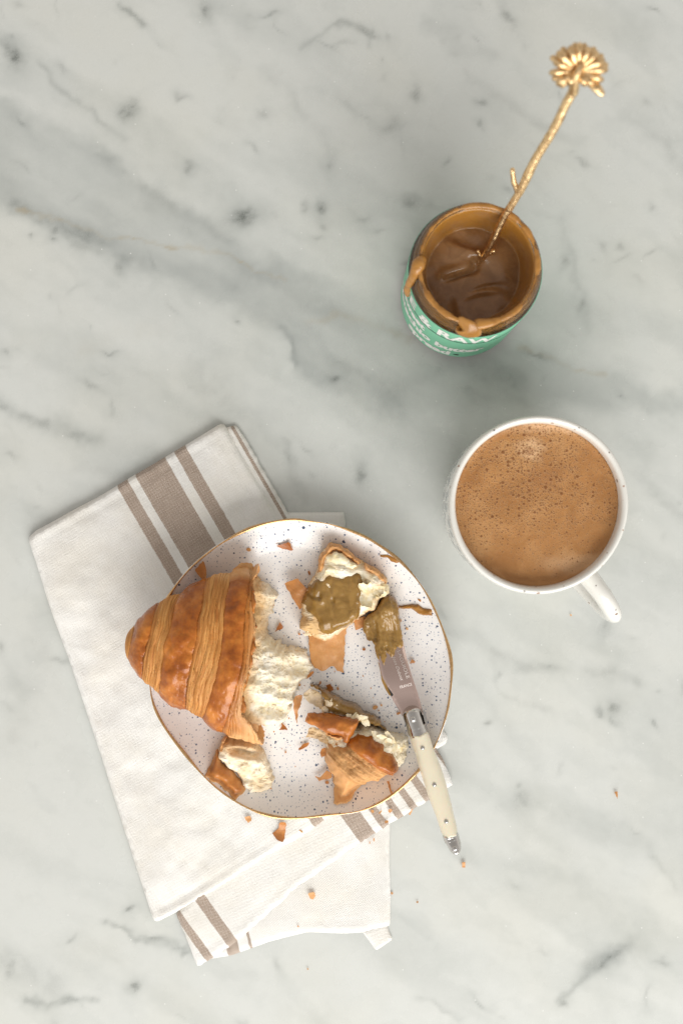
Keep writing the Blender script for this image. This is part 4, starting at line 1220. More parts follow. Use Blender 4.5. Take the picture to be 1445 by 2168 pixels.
def build_knife():
    t = thing('butter_knife', 'small steel spreader knife with ivory handle resting across the plate rim', 'knife', (*P(880, 1540, 0.022), 0.022))
    def kn(name, px, top, mat, parent=t, step=0.001, bot=0.0, zr=0.024, **kw):
        def zf(X, Y, D):
            x, y = to_px(X, Y, zr)
            zk = knife_z(y)
            return zk+top(x, y, D), zk+bot+0*D
        def rise(v):
            y = to_px(v[:, 0], v[:, 1], zr)[1]
            f = (CAM_H-knife_z(y)-0.0065)/(CAM_H-zr)
            return np.c_[v[:, 0]*f, v[:, 1]*f, v[:, 2]]
        if zr > 0.021:
            kw['warp'] = rise
        return slab(name, PX(px, zr), zf, step, M[mat], parent, **kw)
    bl = [(801, 1300), (803, 1278), (815, 1265), (832, 1263), (842, 1279), (847, 1322), (853, 1358), (860, 1393), (872, 1434), (883, 1466), (892, 1500), (890, 1512), (858, 1520), (842, 1499),
          (826, 1472), (812, 1443), (804, 1415), (798, 1385), (791, 1352), (795, 1325)]
    bl = catmull(bl, 4, True)
    blade = kn('blade', bl, lambda x, y, D: 0.0034+0.0007*np.clip(D/0.0014, 0, 1)+0.0015*np.cos((y-1420)/26.0), 'blade', bot=0.0022, zr=0.019, sharp=25)
    bev = [(803, 1412), (806, 1410), (822, 1455), (831, 1469), (827, 1472), (818, 1455), (809, 1434)]
    kn('bevel', bev, lambda x, y, D: 0.0043+0*D, 'darksteel', bot=0.002, zr=0.019, step=0.0008, sharp=30)
    # stamped words
    def stamp(body, x0, y0, x1, y1, hpx, bold, shear):
        V, F = text_poly(body, bold, shear)
        w = V[:, 0].max()-V[:, 0].min()
        d = Vector((x1-x0, y1-y0)); L = d.length; d.normalize()
        n = Vector((d.y, -d.x))                      # upward side of the letters (image axes)
        sx = L/w
        hx = (V[:, 0]-V[:, 0].min())*sx; hy = V[:, 1]*hpx/0.7
        px_ = x0+d.x*hx+n.x*hy; py_ = y0+d.y*hx+n.y*hy
        z = knife_z(py_)+0.00445+0.0015*np.cos((py_-1420)/26.0)
        X, Y = P(px_, py_, z)
        obj('lettering', new_mesh('lettering', np.c_[X, Y, z], F, M['etch'], smooth=False), blade)
    stamp('LAGUIOLE', 840, 1379, 860.5, 1437, 7.0, 0.0, 0)
    stamp('Jean Dubost', 829, 1390, 848, 1442, 6.5, 0.0, 0.35)
    stamp('FRANCE', 847, 1458, 872, 1451, 6.0, 0.0, 0)
    # bolster
    bo = catmull([(852, 1516), (856, 1505), (864, 1498), (874, 1496), (885, 1499), (893, 1508), (899, 1530), (905, 1551), (869, 1562), (860, 1540)], 5, True)
    def btop(x, y, D):
        sx, sy = x-887, y-1556
        w = sx*0.955-sy*0.296
        e = np.sqrt(np.clip(1-np.clip(np.abs(w+0.3)/20.5, 0, 1)**2.2, 0, 1))
        fr = np.sqrt(np.clip(1-(1-np.clip(D/0.0030, 0, 1))**2, 0, 1))
        e = np.minimum(e, np.where(y < 1515, fr, 1.0))
        s = y+0.3*(x-880)
        gr = -0.0004*(np.exp(-((s-1545)/1.6)**2)+np.exp(-((s-1552)/1.6)**2))
        return 0.0030+0.0062*e+gr*e
    b = kn('bolster', bo, btop, 'steel', step=0.0008, sharp=None)
    kn('spring_clip', [(894, 1503), (898, 1504), (902, 1518), (905, 1533), (901, 1534), (897, 1520)], lambda x, y, D: 0.0075+0*D, 'steel', step=0.0008, bot=0.003, sharp=30)
    ha = [(868, 1561), (880, 1600), (888, 1630), (906, 1686), (923, 1730), (938, 1773), (953, 1769), (968, 1763), (961, 1727), (949, 1678), (936, 1633), (918, 1588), (905, 1551), (887, 1556)]
    def htop(x, y, D):
        sx, sy = x-887, y-1556
        l = sx*0.296+sy*0.955; w = sx*0.955-sy*0.296-1.0
        hw = np.interp(l, [0, 60, 120, 180, 215], [19.6, 21.5, 22.2, 19.0, 16.4])
        e = np.sqrt(np.clip(1-np.clip(np.abs(w)/hw, 0, 1)**2.4, 0, 1))
        return 0.0030+0.0066*e
    h = kn('handle', catmull(ha, 4, True), htop, 'ivory', step=0.0009, sharp=None)
    ec = catmull([(938, 1774), (953, 1769), (968, 1763), (974, 1780), (977, 1797), (973, 1808), (964, 1813), (954, 1807), (946, 1793)], 6, True)
    def etop(x, y, D):
        sx, sy = x-953, y-1769
        w = sx*0.955-sy*0.296
        e = np.sqrt(np.clip(1-np.clip(np.abs(w)/17.5, 0, 1)**3.2, 0, 1))
        fr = np.sqrt(np.clip(1-(1-np.clip(D/0.0024, 0, 1))**2, 0, 1))
        e = np.minimum(e, np.where(y > 1788, fr, 1.0))
        s = y+0.33*(x-955)
        gr = -0.0005*(np.exp(-((s-1774.5)/1.5)**2)+np.exp(-((s-1781)/1.5)**2))
        return 0.0028+0.0064*e+gr*e
    e = kn('end_cap', ec, etop, 'steel', step=0.0007, sharp=None)
    def rivet(px, py, r, par, zt, mat='steel'):
        z = float(knife_z(py))+zt
        c = P(px, py, z)
        rr = r/PPM*(CAM_H-z)/CAM_H
        V, F, _ = lathe_data([(rr*1.25, z-0.0016), (rr*1.25, z-0.0001), (rr*1.12, z+0.0001), (rr*1.02, z-0.00025), (rr*0.95, z+0.0001), (rr*0.5, z+0.0003), (rr*0.05, z+0.0003)], 24, c)
        F.append(tuple(6*24+i for i in range(24)))
        obj('rivet', new_mesh('rivet', V, F, M[mat]), par)
    rivet(874, 1523, 5.5, t, 0.0093); rivet(962, 1797, 5.5, t, 0.0093)
    for q in ((894, 1584), (919, 1662), (944, 1740)):
        rivet(*q, 3.6, t, 0.0097)
    # spread smeared over the blade
    S = lambda l: [(760+a*.1176, 1240+b*.1176) for a, b in l]
    sp = S([(440, 200), (540, 175), (640, 230), (690, 330), (720, 480), (740, 700), (760, 850), (785, 1010), (790, 1080), (720, 1120), (660, 1140), (640, 1230), (590, 1310), (560, 1290), (530, 1230), (500, 1330), (470, 1440),
            (430, 1470), (390, 1400), (340, 1340), (310, 1260), (280, 1120), (250, 1000), (230, 985), (150, 985), (110, 900), (70, 780), (80, 640), (130, 550), (230, 470), (330, 350)])
    def sz(X, Y, D):
        x, y = to_px(X, Y, 0.021)
        zk = knife_z(y)+0.0040
        e = np.sqrt(np.clip(1-(1-np.clip(D/0.0030, 0, 1))**2, 0, 1))
        # streaks along the blade, thinning towards the handle
        s = (x-800)*0.97-(y-1300)*0.22; l = (y-1300)
        thick = 0.0042*sstep(1345, 1290, y)+0.0012
        holes = sstep(1320, 1370, y)*0.0030*np.clip(fbm(s/7, l/26, octv=3, seed=81)-0.12, 0, 1)
        st = 0.0012*fbm(s/5.5, l/45, octv=3, seed=82)
        off = sstep(803, 795, x+0*(y))*sstep(1362, 1352, y)          # pool beside the blade
        base = zk-off*0.0020
        top = base+thick*e+st*e-holes+0.0012*np.exp(-(((x-826)/14)**2+((y-1285)/10)**2))
        bot = np.where(y < 1360, plate_z(X, Y)+0.0004, zk-0.0008)
        return np.maximum(top, bot+0.0002), bot
    slab('nut_spread_layer', rough(PX(sp, 0.020), 0.0007, 0.0004, 500, 71), sz, 0.0007, M['spread'], t, sharp=None)
    ed = S([(330, 1350), (370, 1420), (410, 1560), (470, 1730), (560, 1940), (540, 1960), (470, 1850), (400, 1700), (370, 1500)])
    kn('nut_spread_layer', ed, lambda x, y, D: 0.0046+0.0004*np.clip(D/0.001, 0, 1), 'spread', step=0.0008, bot=0.001, zr=0.0195)
build_knife()

# ------------------------------------------------------------------ jar
JH = 0.088
def build_jar():
    t = thing('glass_jar', 'open glass jar with green label and spread smeared over its rim', 'jar', (JAR[0], JAR[1], 0))
    o_ = [(0.004, 0.0006), (0.029, 0.0006), (0.0325, 0.0015), (0.0342, 0.0040), (0.0346, 0.0065), (0.0346, 0.0800), (0.0343, 0.0818), (0.0332, 0.0834), (0.0322, 0.0843),
          (0.0320, 0.0851), (0.0327, 0.0858), (0.0331, 0.0866), (0.0326, 0.0874), (0.0318, 0.0881), (0.0317, 0.0889), (0.0322, 0.0896), (0.0325, 0.0903), (0.0320, 0.0910), (0.0313, 0.0916),
          (0.0311, 0.0928), (0.0312, 0.0938), (0.0310, 0.0947), (0.0303, 0.0951), (0.0293, 0.0948), (0.0287, 0.0936), (0.0286, 0.0840), (0.0300, 0.0800), (0.0318, 0.0740), (0.0318, 0.0100), (0.0300, 0.0060), (0.004, 0.0050)]
    V, F, uv = lathe_data(o_, 96, JAR)
    n = len(o_)
    F.append(tuple(range(96))[::-1]); F.append(tuple((n-1)*96+i for i in range(96)))
    obj('glass_body', new_mesh('glass_body', V, F, M['glass'], uv=None, smooth=True, sharp=None), t)
    # paper label wrapped round the wall
    lp = [(0.03465, 0.0065), (0.03485, 0.0066), (0.03485, 0.0798), (0.03465, 0.0799)]
    V, F, uv = lathe_data(lp, 120, JAR)
    lab = obj('label', new_mesh('label', V, F, M['label'], sharp=40), t, label='mint green paper label with white lettering')
    def wrap(body, ang0, ang1, z0, z1, bold, mat='white', name='lettering', r=0.0350, chars=None):
        V, F = text_poly(body, bold)
        x0, x1 = V[:, 0].min(), V[:, 0].max(); y0, y1 = 0.0, (0.72 if chars is None else chars)
        a = ang0+(V[:, 0]-x0)/(x1-x0)*(ang1-ang0)
        z = z0+(V[:, 1]-y0)/(y1-y0)*(z1-z0)
        q = np.c_[JAR[0]+r*np.cos(a), JAR[1]+r*np.sin(a), z]
        import bmesh
        me = new_mesh(name, q, F, M[mat], smooth=False)
        bm = bmesh.new(); bm.from_mesh(me)
        bmesh.ops.triangulate(bm, faces=bm.faces[:])
        for _ in range(2):
            es = [e for e in bm.edges if e.calc_length() > 0.0025]
            bmesh.ops.subdivide_edges(bm, edges=es, cuts=1)
            bmesh.ops.triangulate(bm, faces=bm.faces[:])
        for v in bm.verts:
            d = Vector((v.co.x-JAR[0], v.co.y-JAR[1])); d = d.normalized()*r
            v.co.x, v.co.y = JAR[0]+d.x, JAR[1]+d.y
        bm.to_mesh(me); bm.free()
        obj(name, me, lab)
    wrap('IE & RAW', R(194), R(291), 0.0615, 0.0765, 0.035)
    wrap('sweet', R(190), R(227), 0.0440, 0.0555, 0.05)
    wrap('pistachio butter', R(172), R(287), 0.0275, 0.0390, 0.05)
    wrap('spread', R(209), R(258), 0.0110, 0.0225, 0.05)
    V, F, uv = lathe_data([(0.03495, 0.0588), (0.03502, 0.0590), (0.03502, 0.0597), (0.03495, 0.0599)], 120, JAR)
    obj('printed_line', new_mesh('printed_line', V, F, M['black']), lab)
    # leaf mark after the last word
    V = []; F = []
    for s_ in (-1, 1):
        b = len(V)
        for k in range(14):
            a = k/14*2*math.pi
            u = 0.0022*math.cos(a)*0.9; v = 0.0010*math.sin(a)
            uu = u*math.cos(0.6*s_)-v*math.sin(0.6*s_)+0.0012; vv = u*math.sin(0.6*s_)+v*math.cos(0.6*s_)
            an = R(262)+uu/0.0350
            V.append((JAR[0]+0.0350*math.cos(an), JAR[1]+0.0350*math.sin(an), 0.0150+vv+0.0006*s_))
        F.append(tuple(range(b, b+14)))
    obj('leaf_mark', new_mesh('leaf_mark', V, F, M['black'], smooth=False), lab)
    # smear on the rim: broken ring of spread
    seg = 160; ring = 12
    V = []; F = []
    for i in range(seg):
        a = i/seg*2*math.pi
        k = 0.0014*float(np.clip(fbm(np.array([math.cos(a)*3.5+5]), np.array([math.sin(a)*3.5]), octv=4, seed=9)[0]+0.22, -0.25, 0.8))
        for j in range(ring):
            b = j/ring*2*math.pi
            rr = 0.0299+(0.0010+k*0.6)*math.cos(b); z = 0.0946+(0.00055+k*0.6)*math.sin(b)
            V.append((JAR[0]+rr*math.cos(a), JAR[1]+rr*math.sin(a), z))
    for i in range(seg):
        for j in range(ring):
            i2, j2 = (i+1) % seg, (j+1) % ring
            F.append((i*ring+j, i2*ring+j, i2*ring+j2, i*ring+j2))
    obj('rim_smear', new_mesh('rim_smear', V, F, M['drip']), t)
    def polar(deg, r, z):
        return (JAR[0]+r*math.cos(R(deg)), JAR[1]+r*math.sin(R(deg)), z)
    # two runs of spread down the outside
    tube('drip', [polar(254, 0.0300, 0.0946), polar(260, 0.0316, 0.0942), polar(262, 0.0328, 0.0925), polar(262, 0.0335, 0.0895), polar(262, 0.0338, 0.0865)],
         [0.0030, 0.0046, 0.0062, 0.0068, 0.0048], M['drip'], t, flat=0.45, up=(math.cos(R(262)), math.sin(R(262)), 0.6), seg=18)
    tube('drip', [polar(292, 0.0298, 0.0950), polar(282, 0.0301, 0.0955), polar(270, 0.0303, 0.0950)], [0.0012, 0.0022, 0.0030], M['drip'], t, flat=0.6)
    tube('drip', [polar(176, 0.0290, 0.0944), polar(181, 0.0305, 0.0954), polar(186, 0.0320, 0.0940), polar(189, 0.0334, 0.0890), polar(192, 0.0349, 0.0810), polar(194, 0.0354, 0.0730), polar(196, 0.0355, 0.0660)],
         [0.0028, 0.0034, 0.0029, 0.0024, 0.0020, 0.0024, 0.0016], M['drip'], t, flat=0.8, seg=16, noise=0.12, nfreq=180)
build_jar()

def jar_surface(X, Y):
    """height of the nut spread inside the jar"""
    dx, dy = X-JAR[0], Y-JAR[1]
    r = np.hypot(dx, dy)
    x, y = to_px(X, Y, 0.070)
    z = 0.0680+0.003*(1-np.clip(r/0.026, 0, 1)**2)
    z = z+0.0022*vnoise((dx+0.8*dy)*70+2*vnoise(dx*45, dy*45, seed=3), (dy-0.5*dx)*55, seed=91)
    # furrow pulled by the spoon, with its lips
    sd = (x-1000)*0.30+(y-575)*0.95; al = (x-1000)*0.95-(y-575)*0.30
    z = z-0.0030*np.exp(-(sd/5)**2)*sstep(20, -10, al)*sstep(-75, -40, al)
    z = z+0.0022*np.exp(-((sd+14)/11)**2)*sstep(25, -5, al)*sstep(-85, -50, al)
    z = z-0.0040*np.exp(-(((x-1005)/11)**2+((y-560)/15)**2))
    z = z+0.0013*np.exp(-((y-618+0.12*(x-1025)-0.004*(x-1025)**2)/6)**2)*np.exp(-((x-1025)/38)**2)
    z = z-0.0012*np.exp(-((y-606+0.2*(x-1030)-0.004*(x-1030)**2)/5)**2)*np.exp(-((x-1030)/30)**2)
    return z, r

def build_jar_spread():
    seg, rings = 150, 64
    th = np.arange(seg)/seg*2*math.pi
    V = []
    rad = np.linspace(0.0004, 0.0287, rings)
    for r in rad:
        X = JAR[0]+r*np.cos(th); Y = JAR[1]+r*np.sin(th)
        z, _ = jar_surface(X, Y)
        r0 = 0.0242+0.0012*vnoise(np.cos(th)*2.5, np.sin(th)*2.5, seed=5)
        up = np.clip((r-r0)/(0.0287-r0), 0, 1)
        hi = 0.0938+0.0005*vnoise(np.cos(th)*4, np.sin(th)*4, seed=6)
        z = z*(1-up**1.6)+hi*up**1.6
        V.append(np.c_[X, Y, z])
    for r, z in ((0.0289, 0.0932), (0.0289, 0.0842), (0.0303, 0.0800), (0.0321, 0.0740), (0.0321, 0.0100), (0.0303, 0.0062), (0.004, 0.0052)):
        V.append(np.c_[JAR[0]+r*np.cos(th), JAR[1]+r*np.sin(th), 0*th+z])
    n = len(V); V = np.vstack(V); F = []
    for k in range(n-1):
        for i in range(seg):
            j = (i+1) % seg
            F.append((k*seg+i, (k+1)*seg+i, (k+1)*seg+j, k*seg+j))
    F.append(tuple(range(seg))); F.append(tuple((n-1)*seg+i for i in range(seg))[::-1])
    film = np.repeat(np.r_[np.clip((rad-0.0238)/0.0022, 0, 1), np.ones(n-rings)], seg)
    obj('nut_spread', new_mesh('nut_spread', V, F, M['jarspread'], {'film': film}), None, 'thick brown pistachio spread filling the open glass jar', 'spread')
build_jar_spread()

# ------------------------------------------------------------------ spoon
def build_spoon():
    p0 = np.array([*P(1020, 548, 0.070), 0.070]); p1 = np.array([*P(1075, 447, 0.0985), 0.0985])
    d = (p1-p0)/np.linalg.norm(p1-p0)
    t = thing('gold_spoon', 'gold twig-handled spoon with flower end standing in the open jar', 'spoon', tuple(p0-d*0.03))
    # distance along d at which the stem meets the flower
    L = 0.0
    while to_px(*(p0+d*L)[:2], (p0+d*L)[2])[0] < 1216:
        L += 0.0005
    top = p0+d*L
    ks = np.linspace(-0.035, L, 15)
    rng = np.random.default_rng(3)
    side = np.cross(d, [0, 0, 1]); side /= np.linalg.norm(side)
    pts = [p0+d*k+side*0.0004*math.sin(k*160) for k in ks]
    rad = [0.0017+0.0006*(k+0.035)/(L+0.035)+0.00008*rng.normal() for k in ks]
    tube('stem', pts, rad, M['gold'], t, n=8, seg=14, noise=0.07, nfreq=420)
    bw = p0-d*0.040
    V, F = tube_data([bw+d*(0.010*math.cos(a)) for a in np.linspace(0.1, 3.04, 14)], [0.0085*math.sin(a) for a in np.linspace(0.1, 3.04, 14)], 20, 0.35, (0, 0, 1))
    obj('bowl', new_mesh('bowl', V, F, M['gold']), t)
    def on_stem(px):
        k = 0.0
        while to_px(*(p0+d*k)[:2], (p0+d*k)[2])[0] < px:
            k += 0.0003
        return p0+d*k
    a = on_stem(1096)
    z = a[2]
    tube('twig', [a, (*P(1087, 385, z+0.002), z+0.002), (*P(1084, 360, z+0.005), z+0.005)], [0.0016, 0.0014, 0.0012], M['gold'], t, noise=0.1, nfreq=500)
    a = p0-d*0.001
    tube('twig', [a, (*P(1034, 536, 0.0725), 0.0725), (*P(1044, 531, 0.0745), 0.0745)], [0.0014, 0.0013, 0.0012], M['gold'], t)
    tube('twig', [a, (*P(1014, 540, 0.0725), 0.0725), (*P(1011, 532, 0.0745), 0.0745)], [0.0014, 0.0012, 0.0010], M['gold'], t)
    # flower: petals fanned about a hub, leaning with the stem
    hz = top[2]+0.006
    hub = np.array([1223., 150.])
    def fz(px, py, dz=0.0):
        return hz+dz+(hub[1]-py)*0.00007
    def pt(px, py, dz=0.0):
        z = fz(px, py, dz)
        return np.array([*P(px, py, z), z])
    tips = [(1226, 92), (1206, 100), (1246, 101), (1264, 110), (1277, 128), (1284, 147), (1275, 170), (1238, 180), (1179, 177), (1163, 154), (1172, 132), (1180, 111), (1202, 178), (1257, 181)]
    for k, (x, y) in enumerate(tips):
        v = np.array([x, y])-hub
        q = [hub+v*s for s in (0.12, 0.45, 0.75, 0.93)]
        w = 1.15 if k in (1, 4, 5, 8, 11) else 1.0
        tube('petal', [pt(*q[0], 0.0002), pt(*q[1], 0.0014), pt(*q[2], 0.0016), pt(*q[3], 0.0004)], [0.0009*w, 0.0012*w, 0.0017*w, 0.0013*w], M['gold'], t, n=5, seg=12, noise=0.08, nfreq=600)
    back = [(1216, 95), (1236, 96), (1256, 104), (1272, 119), (1168, 122), (1190, 104), (1282, 138), (1172, 166), (1188, 181)]
    for x, y in back:
        v = (np.array([x, y])-hub)*1.0
        q = [hub+v*s for s in (0.2, 0.6, 0.96)]
        tube('petal', [pt(*q[0], -0.0015), pt(*q[1], -0.0018), pt(*q[2], -0.0030)], [0.0011, 0.0017, 0.0015], M['gold'], t, n=5, seg=10, noise=0.08, nfreq=600)
    tube('leaf', [pt(1240, 168, -0.001), pt(1258, 182, 0.0002), pt(1272, 197, 0.0005)], [0.0013, 0.0024, 0.0016], M['gold'], t, n=5, seg=12, flat=0.6, noise=0.1, nfreq=500)
    tube('stem_end', [top-d*0.002, pt(1218, 162, 0.0022), pt(1228, 141, 0.0026)], [0.0024, 0.0021, 0.0016], M['gold'], t, n=6, noise=0.08, nfreq=500)
build_spoon()

# ------------------------------------------------------------------ mug and coffee
def build_mug():
    t = thing('coffee_mug', 'white speckled ceramic mug with handle at the lower right holding coffee', 'mug', (MUG[0], MUG[1], 0))
    pr = [(0.004, 0.0020), (0.028, 0.0020), (0.030, 0.0008), (0.0345, 0.0006), (0.0375, 0.003), (0.0400, 0.008), (0.0428, 0.015), (0.0443, 0.026), (0.0453, 0.042), (0.0460, 0.060), (0.0463, 0.076), (0.0463, 0.0815),
          (0.0460, 0.0840), (0.0452, 0.0851), (0.0441, 0.0851), (0.0431, 0.0842), (0.0426, 0.0825), (0.0423, 0.0780), (0.0418, 0.0650), (0.0405, 0.040), (0.038, 0.016), (0.030, 0.007), (0.004, 0.006)]
    q = catmull(pr, 3)
    seg = 160
    def wob(r, z, th, k):
        return r*(1+0.004*np.sin(2*th+0.5)+0.003*np.sin(3*th)), z+0.0004*np.sin(2*th+1)*(z/0.085)
    V, F, uv = lathe_data(q, seg, (0, 0), wob)
    n = len(q)
    outer = np.repeat((np.arange(n) < 11*3).astype(float), seg)
    F.append(tuple(range(seg))[::-1]); F.append(tuple((n-1)*seg+i for i in range(seg)))
    o = obj('body', new_mesh('body', V, F, M['mug'], {'outer': outer}, uv), t)
    o.matrix_parent_inverse = Matrix.Identity(4)
    a = Vector((0.60, -0.80)).normalized()
    pth = [(0.0450, 0.0690), (0.050, 0.0712), (0.060, 0.0715), (0.0690, 0.0655), (0.0725, 0.055), (0.0705, 0.043), (0.062, 0.033), (0.053, 0.0275), (0.0440, 0.0265)]
    pts = [(MUG[0]+a.x*r, MUG[1]+a.y*r, z) for r, z in pth]
    rad = [0.0082, 0.0076, 0.0071, 0.0068, 0.0065, 0.0064, 0.0066, 0.0070, 0.0078]
    h = tube('handle', pts, rad, M['mug'], t, n=8, seg=20, flat=0.68, up=(-a.y, a.x, 0.0), cap=False)
build_mug()

def build_coffee():
    seg, rings = 120, 40
    th = np.arange(seg)/seg*2*math.pi
    V = []
    for r in np.linspace(0.0004, 0.0427, rings):
        x, y = r*np.cos(th), r*np.sin(th)
        z = 0.0776+0.00018*fbm(x*120, y*120, octv=3, seed=7)+0.0009*sstep(0.0400, 0.0426, r)
        V.append(np.c_[x, y, z+0*th])
    V.append(np.c_[0.0405*np.cos(th), 0.0405*np.sin(th), 0*th+0.045])
    V.append(np.c_[0.010*np.cos(th), 0.010*np.sin(th), 0*th+0.012])
    n = len(V); V = np.vstack(V); F = []
    for k in range(n-1):
        for i in range(seg):
            j = (i+1) % seg
            F.append((k*seg+i, (k+1)*seg+i, (k+1)*seg+j, k*seg+j))
    F.append(tuple(range(seg))); F.append(tuple((n-1)*seg+i for i in range(seg))[::-1])
    o = obj('coffee', new_mesh('coffee', V, F, M['foam']), None, 'milky coffee with bubbly tan foam filling the white mug', 'coffee')
    o.location = (MUG[0], MUG[1], 0)
build_coffee()

# ------------------------------------------------------------------ loose flakes
NAPZ = 0.0062
def flake(poly_px, on, toast, label, seed, lift=0.0009, lam=0.15, curl=75):
    zr = {'plate': 0.013, 'rim': 0.021, 'napkin': NAPZ+0.001, 'strip': 0.0045, 'under': 0.0030, 'table': 0.0006}[on]
    poly = PX(poly_px, zr)
    c = poly.mean(0)
    base = {'napkin': NAPZ, 'strip': 0.0046, 'under': 0.0031, 'table': 0.0002}.get(on)
    sz = np.ptp(poly, axis=0).max()
    rng = random.Random(seed)
    a = rng.uniform(0, 6.28); cd = (math.cos(a), math.sin(a))
    def zf(X, Y, D):
        fl = plate_z(X, Y) if base is None else base+0*X
        s = (X-c[0])*cd[0]+(Y-c[1])*cd[1]
        top = fl+0.0006+lift*(1+(s/sz)*1.2)+curl*s*s+0.00025*vnoise(X*500, Y*500, seed=seed)
        return top, top-0.0003
    step = max(sz/9, 0.0005)
    o = slab('pastry_flake', rough(poly, step*0.8, min(0.0003, sz*0.05), 900, seed), zf, step, M['crust'],
             attrs=CR(lam, toast, a, 60), sharp=45, seed=seed)
    o['label'] = label; o['category'] = 'flake'; o['group'] = 'loose croissant flakes'

def blobpoly(x, y, rx, ry, ang, seed, n=6):
    rng = random.Random(seed)
    out = []
    for k in range(n):
        th = (k+rng.uniform(-0.3, 0.3))/n*2*math.pi
        m = rng.uniform(0.75, 1.15)
        u, v = rx*m*math.cos(th), ry*m*math.sin(th)
        ca, sa = math.cos(R(ang)), math.sin(R(ang))
        out.append((x+u*ca+v*sa, y+u*sa-v*ca))
    return out[::-1]

flake([(583, 1156), (601, 1151), (613, 1147), (621, 1166), (612, 1166), (600, 1162)], 'plate', 0.0, 'reddish brown triangular flake near the top gold rim of the plate', 1)
flake([(414, 1207), (424, 1196), (432, 1187), (438, 1205), (436, 1228), (428, 1228), (418, 1214)], 'rim', 0.45, 'tan pointed flake standing above the half croissant at the rim', 2, lift=0.004)
flake([(581, 1338), (589, 1325), (592, 1317), (600, 1328), (597, 1332)], 'plate', 0.1, 'brown triangular flake in the notch beside the cream crumb', 3)
flake([(689, 1451), (700, 1448), (706, 1461), (697, 1465), (692, 1460)], 'plate', 0.1, 'dark brown squarish flake above the fanned croissant piece', 4)
flake([(632, 1586), (642, 1576), (654, 1572), (653, 1577), (644, 1585), (634, 1589)], 'plate', 0.15, 'slim olive brown flake lying between the lower pieces', 5)
flake([(595, 1532), (602, 1536), (608, 1545), (590, 1546), (596, 1540)], 'plate', 0.1, 'ragged orange flake under the lower edge of the cream crumb', 6)
flake([(866, 1405), (872, 1397), (879, 1401), (876, 1405)], 'plate', 0.4, 'small orange flake on the plate right of the stamped blade', 7)
flake([(577, 1763), (590, 1752), (592, 1738), (607, 1737), (604, 1760), (601, 1781), (588, 1778)], 'napkin', 0.25, 'large brown axe-shaped flake on the napkin below the plate', 8)
flake([(518, 1728), (531, 1728), (532, 1736), (525, 1743), (521, 1736)], 'napkin', 0.6, 'small orange flake on the napkin just under the plate edge', 9)
flake([(1299, 1676), (1305, 1675), (1306, 1692), (1302, 1684)], 'table', 0.5, 'orange flake alone on the marble at the far right', 10)
flake([(977, 1824), (984, 1823), (984, 1836), (977, 1836)], 'table', 0.5, 'orange flake on the marble below the knife end', 11)
flake([(653, 1888), (664, 1886), (668, 1896), (662, 1904), (655, 1898)], 'under', 0.8, 'pale orange crumb on the lowest white fold of the napkin', 12)
flake([(864, 1722), (872, 1710), (871, 1718), (867, 1726)], 'strip', 0.6, 'orange flake at the edge of the striped napkin strip', 13)
flake([(646, 1436), (652, 1428), (662, 1420), (664, 1424), (656, 1434), (650, 1438)], 'plate', 0.1, 'thin dark flake at the corner of the tan crust flap', 14)
flake([(818, 1650), (822, 1648), (828, 1669), (824, 1670)], 'plate', 0.5, 'narrow tan sliver below the fanned croissant piece', 15)
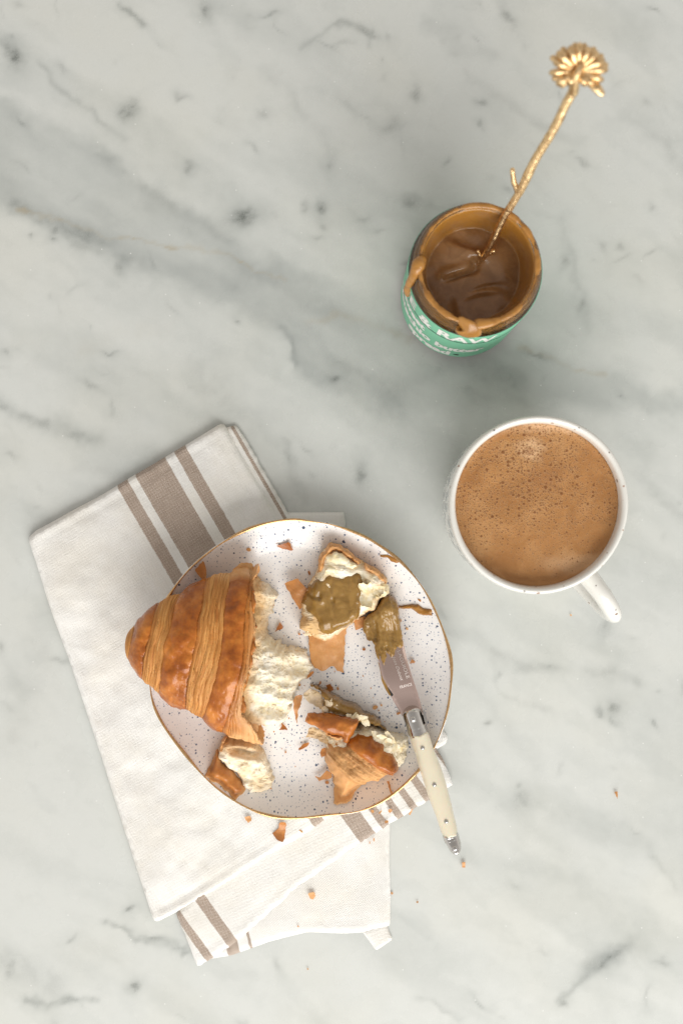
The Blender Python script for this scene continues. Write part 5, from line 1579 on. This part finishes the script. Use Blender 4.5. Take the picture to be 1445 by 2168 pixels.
small = [(527, 1163, 6, 4, 10, 'plate', .6, 'small tan flake near the upper left gold rim'),
         (654, 1213, 3, 5, -20, 'plate', .2, 'small brown flake left of the spread-topped piece'),
         (633, 1343, 3, 3, 30, 'plate', .1, 'tiny brown crumb below the spread-topped piece'),
         (634, 1451, 3, 3, 0, 'plate', .7, 'tiny orange crumb on the lower cream crumb edge'),
         (677, 1447, 2.5, 5, 20, 'plate', .2, 'tiny brown flake above the squarish dark flake'),
         (715, 1459, 3, 3.5, -20, 'plate', .6, 'tiny tan crumb right of the squarish dark flake'),
         (794, 1499, 5, 6, 20, 'plate', .8, 'pale tan crumb between the fanned piece and the blade'),
         (807, 1494, 2.5, 3, 0, 'plate', .8, 'tiny pale crumb beside the lower blade'),
         (604, 1594, 2, 3, 10, 'plate', .5, 'tiny orange crumb left of the slim olive flake'),
         (692, 1657, 5, 3.5, -20, 'plate', .3, 'small brown flake left of the fanned piece tail'),
         (571, 1665, 3, 7, -40, 'plate', .8, 'curved pale flake at the tip of the small torn end'),
         (770, 1376, 5, 3, -10, 'plate', .2, 'small brown flake left of the smeared blade'),
         (861, 1332, 3.5, 3, 0, 'plate', .9, 'pale crumb on the plate right of the smeared blade'),
         (848, 1314, 2.5, 4, 0, 'plate', .8, 'tiny pale crumb touching the smeared blade edge'),
         (886, 1269, 5, 2.5, 30, 'plate', .2, 'tiny brown crumb above the tapering smear'),
         (844, 1511, 6, 3, -30, 'plate', .5, 'small tan flake tucked left of the knife bolster'),
         (637, 1760, 1.8, 6, -50, 'napkin', .7, 'thin orange sliver on the napkin below the plate'),
         (826, 1715, 5, 5, 30, 'strip', .5, 'orange flake on a narrow taupe stripe'),
         (805, 1718, 1.8, 6, 40, 'strip', .7, 'thin orange sliver between two taupe stripes'),
         (818, 1739, 5, 3.5, 0, 'strip', .5, 'rounded orange flake near the hem of the striped strip'),
         (788, 1717, 4, 3.5, 0, 'strip', .6, 'small orange flake against the plate rim on the strip'),
         (782, 1783, 1.6, 3, 0, 'under', .6, 'left one of two specks below the wide taupe stripe'),
         (791, 1777, 1.6, 4.5, 0, 'under', .6, 'right one of two specks below the wide taupe stripe'),
         (631, 1960, 2.4, 2.4, 0, 'under', .6, 'tiny orange speck near the bottom napkin hem'),
         (829, 1891, 3.5, 2.6, 0, 'table', .6, 'tiny orange speck on marble beside the lowest napkin fold'),
         (883, 1909, 2.6, 2.2, 0, 'table', .6, 'tiny orange speck on bare marble below the knife'),
         (651, 2051, 2.2, 1.8, 0, 'table', .8, 'tiny yellow speck on marble under the napkin'),
         (1207, 1302, 2.4, 2.4, 0, 'table', .9, 'tiny yellow speck on marble below the mug')]
for i, (x, y, rx, ry, an, on, to, lb) in enumerate(small):
    flake(blobpoly(x, y, rx, ry, an, 100+i), on, to, lb, 100+i, lift=0.0003)

def build_dust():
    """fine crumbs too small to tell apart, scattered round the torn pieces"""
    rng = np.random.default_rng(77)
    V = []; F = []
    spots = [(690, 1470, 60, 30), (640, 1580, 50, 40), (600, 1340, 25, 40), (800, 1500, 40, 40), (560, 1600, 50, 50), (640, 1440, 30, 30), (720, 1400, 60, 30), (480, 1480, 60, 60)]
    for sx, sy, wx, wy in spots:
        for _ in range(8):
            px, py = rng.normal(sx, wx), rng.normal(sy, wy)
            x, y = P(px, py, 0.012)
            z = float(plate_z(np.array(x), np.array(y)))
            if np.hypot(px-635, py-1417) > 285:
                continue
            r = 0.00025+0.00035*rng.uniform()**2
            b = len(V)
            for k in range(6):
                a = k/6*6.283+rng.uniform(-0.3, 0.3); q = r*rng.uniform(0.6, 1.3)
                V.append((x+q*math.cos(a), y+q*math.sin(a), z+0.0001))
            V.append((x, y, z+r*0.9))
            F += [(b+k, b+(k+1) % 6, b+6) for k in range(6)]
    n = len(V)
    me = new_mesh('crumb_dust', V, F, M['crust'], {'lam': np.full(n, 0.3), 'toast': np.full(n, 0.6), 'band': np.zeros(n), 'along': np.zeros(n)})
    obj('crumb_dust', me, None, 'fine golden crumb dust scattered over the speckled plate', 'crumbs', kind='stuff')
build_dust()
